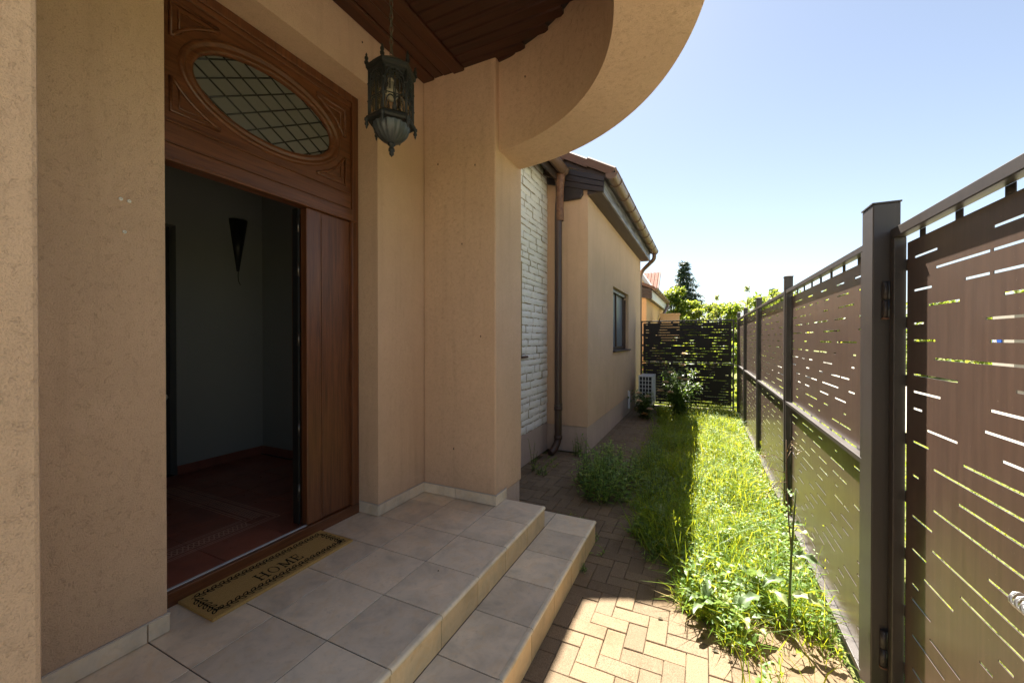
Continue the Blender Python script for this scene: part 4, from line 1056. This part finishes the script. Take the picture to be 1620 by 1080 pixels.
# stalks with seed heads
x, y = scatter(900, 2.6, 7.5); k = (x < .12) | (rng.random(len(x)) < .3); x, y = x[k], y[k]; n = len(x); D = rdir(n, 1.8, .22); Ls = .24+.26*rng.random(n)
P0 = np.stack([x, y, np.zeros(n)], 1); G.blades(P0, D, Ls, .003, .08)
Dn = D/np.linalg.norm(D, axis=1, keepdims=True); tipp = P0+Dn*(Ls*.86)[:, None]
for q in range(7): G.leaves(tipp+Dn*(q*.008), Dn+rng.normal(0, .35, (n,3)), rng.normal(0, 1, (n,3)), .022, .004, 0, 0)
kind(G.obj('grass', 'grass'), 'stuff')
G = Foliage()
x, y = scatter(30000); n = len(x); pt = patch(x, y, 7.0, 2.0); h = (.012+.15*rng.random(n))*(.35+.9*pt)
P = np.stack([x, y, h], 1); D = rdir(n, .15, 1.0); Nn = np.stack([rng.normal(0, .35, n), rng.normal(0, .35, n), np.ones(n)], 1)
L = (.016+.034*rng.random(n)**1.4)*(.8+.5*patch(x, y, 4.1, 5.0)); G.leaves(P, D, Nn, L, L*(.38+.3*rng.random(n)), .2, .2)
# short leafy stems standing above the mat
xs_, ys_ = scatter(900, 2.1, 9.6)
for bx, by in zip(xs_, ys_):
    hh = random.uniform(.08, .26)*(1.25 if bx < .05 and by < 5.5 else 1); lx, ly = random.gauss(0, .25)*hh, random.gauss(0, .25)*hh; m_ = random.randint(7, 16); sv = (np.arange(m_)+.6)/m_
    Pp = np.stack([bx+lx*sv, by+ly*sv, hh*sv], 1); aa = np.arange(m_)*2.4+random.random()*6; Ll = random.uniform(.03, .062)*(1.2-.6*sv)
    G.leaves(Pp, np.stack([np.cos(aa), np.sin(aa), .2+.4*rng.random(m_)], 1), np.stack([rng.normal(0, .2, m_), rng.normal(0, .2, m_), np.ones(m_)], 1), Ll, Ll*random.uniform(.25, .5), .15, .25)
# stems that carry the leaves
k = rng.random(n) < .25; G.blades(np.stack([x[k], y[k], np.zeros(k.sum())], 1), rdir(k.sum(), 2.0, .4), h[k]*1.15+.01, .003, .05)
kind(G.obj('ground_cover', 'gcover'), 'stuff')

# upright leafy weeds: stems with narrow leaves spiralling up
def leafy_weed(name, label, x0, y0, rx, ry, nst, hmin, hmax, mat='weed', leafL=.05, cat='weed', width=.26, lpm=60, lean=.12):
    t_ = thing(name, label, cat, (x0, y0, 0)); st = MB(); F = Foliage(); P, D, Nn, L = [], [], [], []
    for i in range(nst):
        a = random.uniform(0, 2*PI); r = math.sqrt(random.random()); bx, by = x0+rx*r*math.cos(a), y0+ry*r*math.sin(a)
        h = random.uniform(hmin, hmax)*(1-.35*r*r); lx, ly = random.gauss(0, lean)+.10*r*math.cos(a), random.gauss(0, lean)+.10*r*math.sin(a)
        f = lambda s_: Vector((bx+lx*h*s_**1.5, by+ly*h*s_**1.5, -.01+h*s_))
        st.tube([f(q/4) for q in range(5)], [.0035, .003, .0026, .002, .001], 5)
        nl = max(4, int(h*lpm)); ga = random.uniform(0, 6)
        for q in range(nl):
            s_ = .08+.92*(q+random.random()*.6)/nl; p = f(s_); ga += 2.4; up = random.uniform(.1, .9)
            P.append(p); D.append((math.cos(ga), math.sin(ga), up)); Nn.append((random.gauss(0, .25), random.gauss(0, .25), 1)); L.append(leafL*random.uniform(.6, 1.25)*(1.15-.65*s_))
    L = np.array(L); F.leaves(P, D, Nn, L, L*width, .15, .18)
    kind(obj('stems', st, 'stemg', t_, fix=False), 'stuff'); F.obj('leaves', mat, t_); return t_
leafy_weed('weed_clump', 'big bushy clump of green weeds growing out of the pavers before the wing', -.92, 4.30, .30, .50, 105, .25, .62, leafL=.092, lpm=48, width=.30, lean=.2)
leafy_weed('weed_clump', 'thin tall weed standing against the plinth of the white stone wall', -1.86, 4.45, .03, .04, 4, .2, .46, leafL=.05)
leafy_weed('weed_clump', 'low dark weed on the pavers next to the thin tall weed by the porch', -1.72, 4.40, .07, .07, 12, .06, .16, leafL=.05)
leafy_weed('weed_clump', 'leafy weed growing at the lower corner of the wing plinth', -1.52, 5.30, .08, .06, 10, .18, .42, leafL=.06)
leafy_weed('weed_clump', 'small weed in the joint at the foot of the lower porch step', -.735, 2.66, .025, .05, 8, .03, .09, leafL=.03)
leafy_weed('weed_clump', 'small weed sprouting from the pavers at the shaded turf edge', -.33, 3.02, .04, .05, 9, .06, .17, leafL=.05)
leafy_weed('weed_clump', 'weed with broad leaves at the paver edge between step corner and turf', -.46, 3.38, .06, .08, 10, .06, .16, leafL=.06, width=.4)
leafy_weed('weed_clump', 'scattered low weeds on the paved path beyond the big clump', -1.00, 5.55, .22, .35, 16, .05, .15, leafL=.045)
leafy_weed('weed_clump', 'tall yellowish weed with upright spikes in front of the shaded turf', -.06, 3.02, .05, .06, 6, .22, .36, 'gcover', leafL=.05)
leafy_weed('weed_clump', 'slim weed with a yellow tip at the sun line of the turf', -.05, 4.4, .04, .05, 4, .3, .45, 'gcover', leafL=.045)
leafy_weed('weed_clump', 'bushy low weeds in front of the dark end screen by the fence corner', .30, 8.9, .32, .35, 60, .12, .32, 'gcover', leafL=.07, width=.4)
leafy_weed('weed_clump', 'leafy weeds along the left edge of the shaded turf', -.56, 5.3, .12, .60, 70, .14, .34, leafL=.07, lpm=45, width=.3)
leafy_weed('weed_clump', 'bright grassy weeds where the shaded turf meets the broken paving edge', -.42, 4.15, .14, .45, 60, .16, .38, 'gcover', leafL=.075, lpm=40, width=.2)
leafy_weed('weed_clump', 'loose tall weeds in the middle of the sunlit turf', .22, 4.6, .22, .7, 46, .16, .36, 'gcover', leafL=.06, lpm=40, width=.3)
leafy_weed('weed_clump', 'sunlit leafy weeds at the foot of the fence beside the tall thistle', .47, 3.15, .13, .30, 40, .10, .24, 'gcover', leafL=.06, width=.36)

# sprouts in the paver joints
F = Foliage(); n = 2600
x = rng.uniform(-1.9, -.5, n); y = rng.uniform(2.9, 5.3, n); x = np.round(x/.1)*.1+.03+rng.normal(0, .006, n); pk = patch(x, y, 6, 1.1) > .60; x, y = x[pk], y[pk]; n = len(x)
F.blades(np.stack([x, y, np.full(n, -.004)], 1), rdir(n, .9, .6), .03+.05*rng.random(n), .005, .4)
x2, y2 = x+rng.normal(0, .01, n), y+rng.normal(0, .01, n); F.leaves(np.stack([x2, y2, np.full(n, .006)], 1), rdir(n, .2, 1), np.tile([0,0,1.], (n,1)), .024, .012)
kind(F.obj('joint_sprouts', 'weed'), 'stuff')

# docks: rosettes of big leaves, every leaf its own part
def big_leaf(L, w, seed):
    r_ = random.Random(seed); g = MB(); n = 9
    for i in range(n+1):
        s_ = i/n; x = L*s_*(1-.10*s_); z = L*(.55*s_-.62*s_*s_)+L*.02
        ww_ = w*.5*max(.04, (math.sin(PI*min(1, s_**.8))**.75))*(1+.10*math.sin(i*2.1+seed)); u = .012*math.sin(i*1.7+seed)
        g.v += [(x, -ww_, z+ww_*.35+u), (x, -ww_*.5, z+ww_*.1), (x, 0, z-.002), (x, ww_*.5, z+ww_*.1), (x, ww_, z+ww_*.35-u)]
    for i in range(n):
        for j in range(4): g.f.append((i*5+j, (i+1)*5+j, (i+1)*5+j+1, i*5+j+1)); g.sm.append(True)
    me = g.mesh('leaf', fix=False); a_ = me.attributes.new('rnd', 'FLOAT', 'POINT'); a_.data.foreach_set('value', np.full(len(g.v), r_.random()*.85, np.float32)); me.materials.append(MAT['dock']); return me
bl_ = [big_leaf(.20, .062, 1), big_leaf(.16, .055, 2), big_leaf(.13, .05, 3), big_leaf(.23, .06, 4)]
docks = [(.02, 2.52, 'dock with broad pale leaves leaning over the sunlit paver edge'), (.13, 2.78, 'broad leaved dock in the middle of the sunlit turf'), (-.03, 2.80, 'broad leaved dock at the corner of the paver shadow'),
         (.17, 2.50, 'dock with long leaves next to the bare soil'), (.30, 2.88, 'dock close to the fence beneath the tall thistle'), (.12, 3.45, 'dock half hidden in the sunlit turf farther back'), (-.30, 3.60, 'dark dock in the shaded turf edge')]
for i, (dx, dy, lab) in enumerate(docks):
    t_ = thing('dock_plant', lab, 'plant', (dx, dy, 0))
    for q in range(random.randint(8, 11)):
        o = link('leaf', bl_[random.randrange(4)], None, t_, (random.gauss(0, .012), random.gauss(0, .012), random.uniform(.04, .11)))
        o.rotation_euler = (random.gauss(0, .35), random.uniform(-.65, 0), q*2.4+random.gauss(0, .3)); s_ = random.uniform(.65, 1.1); o.scale = (s_, s_*.95, s_)

# tall thistle by the gate
th = thing('tall_thistle', 'tall single stemmed thistle rising beside the bare soil near the gate post', 'plant', (.43, 2.615, 0))
main = [(.43, 2.615, -.01), (.432, 2.612, .2), (.438, 2.608, .42), (.447, 2.60, .62), (.455, 2.598, .79)]
side = [(.438, 2.608, .45), (.425, 2.61, .62), (.415, 2.605, .85), (.412, 2.60, 1.05)]
obj('stem', MB().tube(main, [.008, .007, .006, .005, .003], 7), 'stemg', th)
br = MB().tube(side, [.004, .0035, .003, .002], 6)
heads = []
for (z, dx, dy, drop) in ((1.05, .03, -.05, .02), (.98, -.10, .05, .05), (.93, -.13, .02, .10), (.88, -.09, -.03, .13), (1.0, .05, .06, .03), (.82, -.06, .05, .06)):
    a = Vector((.413, 2.602, z-.06)); e = Vector((.413+dx, 2.602+dy, z-drop)); m_ = (a+e)/2+Vector((0, 0, .03)); br.tube([a, m_, e], [.002, .0016, .0012], 5); heads.append(e)
obj('branch', br, 'stemb', th)
F = Foliage()
for e in heads:
    for q in range(9):
        p = e+Vector((random.gauss(0, .012), random.gauss(0, .012), random.gauss(0, .012)))
        F.leaves([p], [(random.gauss(0, 1), random.gauss(0, 1), random.gauss(0, 1))], [(0, 0, 1)], .016, .008)
kind(F.obj('seed_heads', 'dry', th), 'stuff')
for (z, a, L, s_) in ((.12, 2.2, 1, 1.0), (.2, -.4, 1, 1.15), (.27, 3.6, 0, .9), (.34, 1.0, 1, .8), (.42, -.5, 0, .85), (.50, 2.6, 2, .8), (.58, .4, 2, .7), (.66, 3.4, 2, .6), (.74, 1.2, 2, .55), (.77, 4.4, 2, .5), (.55, -.7, 1, .8)):
    o = link('leaf', bl_[L], None, th, (.003, -.003, z)); o.rotation_euler = (random.gauss(0, .3), random.uniform(-.3, .35), a); o.scale = (s_, s_*.8, s_)

# roses
def rose_bush(label, x0, y0, h, spread, ncane, flowers, nleaf, dry=()):
    t_ = thing('rose_bush', label, 'rose bush', (x0, y0, 0)); st = MB(); P, D, Nn, L = [], [], [], []
    tips = []
    for i in range(ncane):
        a = random.uniform(0, 2*PI); hh = h*random.uniform(.6, 1.0); ex = x0+spread*random.uniform(.25, 1)*math.cos(a); ey = y0+spread*random.uniform(.25, 1)*math.sin(a)
        pts = [Vector((x0+random.gauss(0, .03), y0+random.gauss(0, .03), -.02)), Vector((x0*.6+ex*.4, y0*.6+ey*.4, hh*.5)), Vector((ex, ey, hh))]; tips.append(pts[-1])
        st.tube(pts, [.009, .006, .003], 6)
        for q in range(nleaf//ncane):
            s_ = random.uniform(.15, 1.02); p = pts[0]*(1-s_)**2+pts[1]*2*s_*(1-s_)+pts[2]*s_*s_
            p += Vector((random.gauss(0, .055), random.gauss(0, .055), random.gauss(0, .04)))
            P.append(p); D.append((random.gauss(0, 1), random.gauss(0, 1), random.gauss(-.1, .5))); Nn.append((random.gauss(0, .4), random.gauss(0, .4), 1)); L.append(random.uniform(.035, .065))
    for f in flowers:
        st.tube([Vector((x0, y0, h*.35)), Vector(((x0+f[0])/2, (y0+f[1])/2, f[2]*.8)), Vector(f)], [.005, .004, .003], 5)
        for q in range(26):
            s_ = random.random(); p = Vector((x0, y0, h*.3)).lerp(Vector(f), s_)+Vector((random.gauss(0, .05), random.gauss(0, .05), random.gauss(-.03, .05)))
            P.append(p); D.append((random.gauss(0, 1), random.gauss(0, 1), random.gauss(-.1, .5))); Nn.append((random.gauss(0, .4), random.gauss(0, .4), 1)); L.append(random.uniform(.035, .065))
    F = Foliage(); L = np.array(L); F.leaves(P, D, Nn, L, L*.62, .12, .2)
    obj('canes', st, 'stemg', t_, fix=False); F.obj('leaves', 'rosel', t_)
    for k, f in enumerate(flowers):
        R_ = Foliage(); c = Vector(f)
        for ring_, (nn, ln, el) in enumerate(((7, .055, .25), (7, .048, .75), (6, .040, 1.4), (5, .03, 2.6))):
            for q in range(nn):
                a = 2*PI*(q+.5*ring_)/nn; R_.leaves([c-Vector((0, 0, .012))], [(math.cos(a), math.sin(a)-.25, el)], [(-math.cos(a)*.6, -math.sin(a)*.6, 1)], ln*1.45, ln*1.5, .18, -.05)
        R_.obj('flower', 'rosedry' if k in dry else 'rosef', t_)
    return t_
rose_bush('tall rose bush with cream pink blooms in front of the dark end screen', -.42, 8.72, 1.02, .40, 15, [(-.352, 8.4, 1.085), (-.57, 8.4, .93), (-.66, 8.4, .74), (-.76, 8.45, .56), (-.575, 8.4, .545), (-.42, 8.5, .82), (-.30, 8.45, .80), (-.33, 8.5, 1.30)], 3000)
rose_bush('low rose bush with cream blooms beside the air conditioner', -1.06, 8.45, .52, .20, 8, [(-1.13, 8.2, .36), (-.93, 8.2, .22), (-.98, 8.25, .46), (-1.16, 8.35, .50), (-1.02, 8.15, .12)], 1100, (4,))

# stray dead leaves and bits on the pavers and steps
lm = MB().add([(0,0,0),(.012,.011,.004),(.03,.006,.001),(.034,0,.004),(.03,-.006,.002),(.012,-.010,.005)], [(0,1,2,3),(0,3,4,5)]).mesh('dead_leaf', fix=False); lm.materials.append(MAT['dry'])
for i, (x, y, z, lab) in enumerate(((.045, 2.28, .004, 'curled dead leaf on the sunlit pavers nearest the turf'), (.01, 2.34, .004, 'dead leaf on the sunlit pavers'), (-.20, 2.42, .004, 'brown leaf in a sunlit paver joint left of the dock'), (-1.31, 1.79, FL+.002, 'tiny dark leaf on the upper porch tiles'))):
    o = link('dead_leaf', lm, None, None, (x, y, z)); o.rotation_euler = (.2, -.1, i*1.9); tag(o, lab, 'leaf')
    if i == 3: o.scale = (.45,)*3

# ================================================================== BEYOND THE YARD
# neighbouring low wing behind the end screen
nb_ = thing('neighbour_house', 'ochre neighbouring house with dark eave and brown gutter behind the end screen', 'house', (-2.5, 15, 0))
obj('wall', MB().box(-6, -1.60, 13.10, 19, 0, 2.93), 'ochre', nb_)
for k in range(3): obj('verge_board', MB().prism([(-2.4, 2.84+.105*k+.20), (-1.43, 2.84+.105*k), (-1.43, 2.935+.105*k), (-2.4, 2.935+.105*k+.22)], 'y', 13.0-.003*k, 13.04), 'eave', nb_)
obj('soffit', MB().box(-1.60, -1.44, 13.02, 18.5, 2.86, 2.89), 'eave_y', nb_)
obj('fascia', MB().box(-1.445, -1.415, 13.05, 18.5, 2.83, 3.10), 'palemetal', nb_)
obj('roof', MB().prism([(-1.35, 3.13), (-6, 3.13+4.65*.42), (-6, 3.25+4.65*.42), (-1.35, 3.22)], 'y', 12.97, 18.5), 'rtile', nb_)
g_ = gutter(-1.335, 3.16, 12.95, 18.0, .075, nb_, .8)
pipe([(-1.335, 17.9, 3.1), (-1.335, 17.95, 2.95), (-1.50, 16.6, 2.35), (-1.56, 16.4, 2.1), (-1.56, 16.4, 0)], .06, nb_, 'gutter')
gb = thing('cream_gable_house', 'cream gable with a pale flashed roof edge behind the wing', 'house', (-3.5, 22, 0))
obj('wall', MB().prism([(-7, 0), (-2.22, 0), (-2.22, 3.80), (-3.15, 5.25), (-7, 5.25)], 'y', 20.0, 22.0), 'cream', gb)
obj('roof_edge', MB().prism([(-2.06, 3.86), (-2.06, 3.58), (-3.45, 5.75), (-3.45, 6.03)], 'y', 19.9, 22.2), 'palemetal', gb)
rh = thing('red_roof_house', 'house with a red tiled roof showing between the cream gable and the spruce', 'house', (-4, 27, 0))
obj('wall', MB().box(-8, -2.6, 25.2, 31, 0, 4.4), 'cream', rh)
rr_ = MB(); 
for i in range(5):
    for j in range(16):
        x = -2.40-.20*j; y0_ = 24.8+.30*i; z0_ = 4.35+.27*i
        rr_.prism([(y0_, z0_), (y0_+.33, z0_+.30), (y0_+.33, z0_+.345), (y0_, z0_+.05)], 'x', x-.19, x-.10).prism([(y0_, z0_-.02), (y0_+.33, z0_+.28), (y0_+.33, z0_+.31), (y0_, z0_+.015)], 'x', x-.10, x+.002)
kind(obj('roof_tiles', rr_, 'redtile', rh, fix=False), 'stuff')
obj('verge', MB().prism([(24.8, 4.2), (26.4, 5.62), (26.4, 5.82), (24.8, 4.42)], 'x', -2.43, -2.36), 'rtile', rh)
tag(obj('garden_wall', MB().box(-1.30, -.72, 14.4, 14.7, 0, 2.40).box(-1.33, -.69, 14.37, 14.73, 2.402, 2.46), 'ochre'), 'short ochre wall end peeping over the end screen', 'wall')

def tree(name, label, x, y, h, r, mat, n=2600, leaf=.16, trunk=.12, crown0=.25, shape='round', cat='tree', group=None, base=0):
    t_ = thing(name, label, cat, (x, y, base), group); st = MB(); F = Foliage(); P = []; rad = random.Random(int(x*131+y*17))
    st.tube([(x, y, base-.1), (x+.05, y, base+h*.45), (x, y+.05, base+h*.85)], [trunk, trunk*.7, trunk*.2], 8)
    if shape == 'round':
        cl = []
        for k in range(48):
            a = rad.uniform(0, 2*PI); zz = rad.uniform(crown0, .97); rr2 = r*math.sqrt(max(.05, 1-((zz-(crown0+.55*(1-crown0)))/(.62*(1-crown0)+.03))**2))*rad.uniform(.35, .95)
            c = (x+rr2*math.cos(a), y+rr2*math.sin(a), base+h*zz); cl.append((c, r*rad.uniform(.16, .34)))
            if k < 12: st.tube([(x, y, base+h*zz*.55), ((x+c[0])/2, (y+c[1])/2, base+h*zz*.8), c], [trunk*.3, trunk*.18, .008], 5)
        per = n//len(cl)
        for c, cr in cl: 
            v_ = rng.normal(0, 1, (per, 3)); v_ /= np.linalg.norm(v_, axis=1, keepdims=True); P.append(np.array(c)+v_*cr*(rng.random((per, 1))**.45)*[1, 1, .8])
        P = np.concatenate(P); m_ = len(P); D = rng.normal(0, 1, (m_, 3)); D[:, 2] -= .3
        L = leaf*(.6+.8*rng.random(m_)); F.leaves(P, D, np.stack([rng.normal(0, .6, m_), rng.normal(0, .6, m_), np.ones(m_)], 1), L, L*.6, .1, .2)
    elif shape == 'spruce':
        nl = 19
        for i in range(nl):
            zz = base+h*(.06+.94*i/nl); R_ = r*(1-i/nl)**.85*rad.uniform(.8, 1.1)+.05
            nb2 = rad.randint(7, 10)
            for q in range(nb2):
                a = 2*PI*q/nb2+rad.uniform(-.3, .3)+i; Rk = R_*rad.uniform(.65, 1.1); e = Vector((x+Rk*math.cos(a), y+Rk*math.sin(a), zz-Rk*.30)); s0 = Vector((x, y, zz+.05*Rk))
                if rad.random() < .5: st.tube([s0, e], [.03, .008], 4)
                m_ = int(20+Rk*52); s_ = rng.random(m_)**.75; Pp = np.array(s0)+(np.array(e)-np.array(s0))*s_[:, None]+rng.normal(0, .08, (m_, 3))*[1, 1, .45]
                Dd = np.tile(np.array([math.cos(a), math.sin(a), -.25]), (m_, 1))+rng.normal(0, .65, (m_, 3)); Ll = leaf*(.6+.7*rng.random(m_)); F.leaves(Pp, Dd, np.tile([0, 0, 1.], (m_, 1))+rng.normal(0, .3, (m_, 3)), Ll, Ll*.28, .0, .25)
    elif shape == 'wispy':
        for k in range(16):
            zz = rad.uniform(.3, 1); a = rad.uniform(0, 2*PI); ln = r*rad.uniform(.5, 1)*(1.15-zz); c = Vector((x, y, base+h*zz*.85)); e = c+Vector((ln*math.cos(a), ln*math.sin(a), ln*1.1)); st.tube([c, e], [.014, .008], 4)
            m_ = n//16; s_ = rng.random(m_); Pp = np.array(c)+(np.array(e)-np.array(c))*s_[:, None]+rng.normal(0, .04, (m_, 3)); Ll = leaf*(.6+.7*rng.random(m_)); F.leaves(Pp, rng.normal(0, 1, (m_, 3)), np.tile([0, 0, 1.], (m_, 1))+rng.normal(0, .5, (m_, 3)), Ll, Ll*.4)
    obj('trunk', st, 'bark', t_, fix=False); F.obj('crown', mat, t_); return t_
tree('spruce_tree', 'tall dark blue green spruce rising above the red roof', -1.6, 40, 9.0, 3.1, 'spruce', leaf=.34, shape='spruce', trunk=.16)
tree('spruce_tree', 'small spruce tip showing above the fence rail', 6.05, 45, 6.6, 1.25, 'spruce', leaf=.26, shape='spruce', trunk=.14)
tree('leafy_tree', 'bright green round tree in front of the tall spruce', -1.45, 28, 4.85, 1.35, 'tree', 9000, .19, crown0=.1)
tree('leafy_tree', 'green tree just right of the round tree behind the end screen', -.2, 27, 3.75, 1.1, 'tree2', 7000, .16, crown0=.1)
tree('leafy_tree', 'broad hedge like tree filling the gap behind the end screen', .9, 25, 3.6, 1.3, 'tree', 8000, .16, crown0=.05)
tree('leafy_tree', 'yellow green bush behind the fence corner', 2.1, 23, 3.55, 1.45, 'tree', 8000, .15, crown0=.05)
tree('leafy_tree', 'green bush rising just past the second fence post from the corner', 3.5, 26, 4.1, 1.5, 'tree2', 7000, .16, crown0=.05)
tree('leafy_tree', 'bright bush showing under the small spruce tip', 4.2, 33, 4.9, 1.7, 'tree', 6000, .18, crown0=.05)
tree('sapling', 'wispy leafless looking sapling above the middle of the hedge', .55, 20, 4.1, .6, 'tree2', 420, .10, trunk=.03, shape='wispy')
tree('sapling', 'taller wispy sapling nearer the fence posts', 1.72, 20, 4.5, .7, 'tree2', 520, .10, trunk=.03, shape='wispy')
for k in range(9):
    tree('hedge_shrub', 'leafy shrub across the street glimpsed through the fence slots', 9.3+.5*math.sin(k*2.1), -1+k*3.1, 3.1+.7*math.sin(k*1.9), 1.5, 'tree', 1900, .2, crown0=.02, cat='shrub', group='shrubs across the street')
for k, (x, y) in enumerate(((-.9, 12.0), (.25, 12.4), (-.3, 13.3))):
    tree('garden_shrub', ('sunlit shrub behind the left half of the end screen', 'sunlit shrub behind the right half of the end screen', 'sunlit shrub farther back behind the end screen')[k], x, y, 1.55, .75, 'tree', 2200, .12, crown0=.02, cat='shrub')
for k, (x, y, h, lab) in enumerate(((8.6, 36, 5.2, 'tree down the street nearest the fence line'), (10.6, 43, 6.0, 'middle tree of the row down the street'), (8.4, 52, 6.2, 'farthest tree of the row down the street'), (7.2, 62, 6.0, 'tree at the far end of the street'))):
    tree('leafy_tree', lab, x, y, h, 2.1, 'tree' if k % 2 else 'tree2', 2600, .3, crown0=.1)
# verge grass on the street side and the yard beyond the screen
G = Foliage(); n = 16000; x = np.concatenate([rng.uniform(.78, 3.1, n), rng.uniform(-1.3, 1.6, n)]); y = np.concatenate([rng.uniform(-.5, 16, n), rng.uniform(9.95, 14, n)])
G.blades(np.stack([x, y, np.full(2*n, -.03)], 1), rdir(2*n, 1.0, .5), .07+.15*rng.random(2*n), .007, .4)
kind(G.obj('verge_grass', 'grass'), 'stuff')
# pillar with a blue plate seen through a slot of the gate
pl = thing('street_pillar', 'beige pillar with a blue NA plate seen through a gate slot', 'pillar', (6.2, 12.7, 0))
obj('pillar_body', MB().box(6.02, 6.5, 12.35, 13.06, 0, 2.2), 'concrete', pl)
pp = obj('blue_plate', MB().box(6.0, 6.018, 12.72, 13.03, 1.46, 1.66), 'blueplate', pl)
q = MB(); zb, zt = 1.515, 1.60
def seg(y0_, z0_, y1_, z1_, w=.013):
    d = Vector((y1_-y0_, z1_-z0_)).normalized(); s_ = Vector((-d.y, d.x))*w/2
    q.prism([(y0_-s_.x, z0_-s_.y), (y1_-s_.x, z1_-s_.y), (y1_+s_.x, z1_+s_.y), (y0_+s_.x, z0_+s_.y)], 'x', 5.995, 5.9985)
seg(12.99, zb, 12.99, zt); seg(12.99, zt, 12.94, zb); seg(12.94, zb, 12.94, zt)
seg(12.92, zb, 12.893, zt); seg(12.893, zt, 12.866, zb); seg(12.912, zb+.028, 12.874, zb+.028)
obj('plate_letters', q, 'white', pp)

# mud specks left by wasps on the porch render
for k, (x, y, z, n_) in enumerate(((-1.95, 2.674, 3.02, 'y'), (-1.72, 2.674, 2.35, 'y'), (-1.60, 2.674, 2.95, 'y'), (-1.55, 2.674, 1.62, 'y'), (-2.099, 2.02, 3.62, 'x'), (-1.18, 2.685, 3.52, 'r'), (-.98, 2.61, 3.40, 'r'), (-1.80, 2.674, .72, 'y'))):
    sp2 = MB().lathe([(0, -.008), (.004, -.004), (.005, .001), (.003, .006), (0, .010)], 8, (x, y-.001, z))
    obj('mud_speck', sp2, 'bark', house)
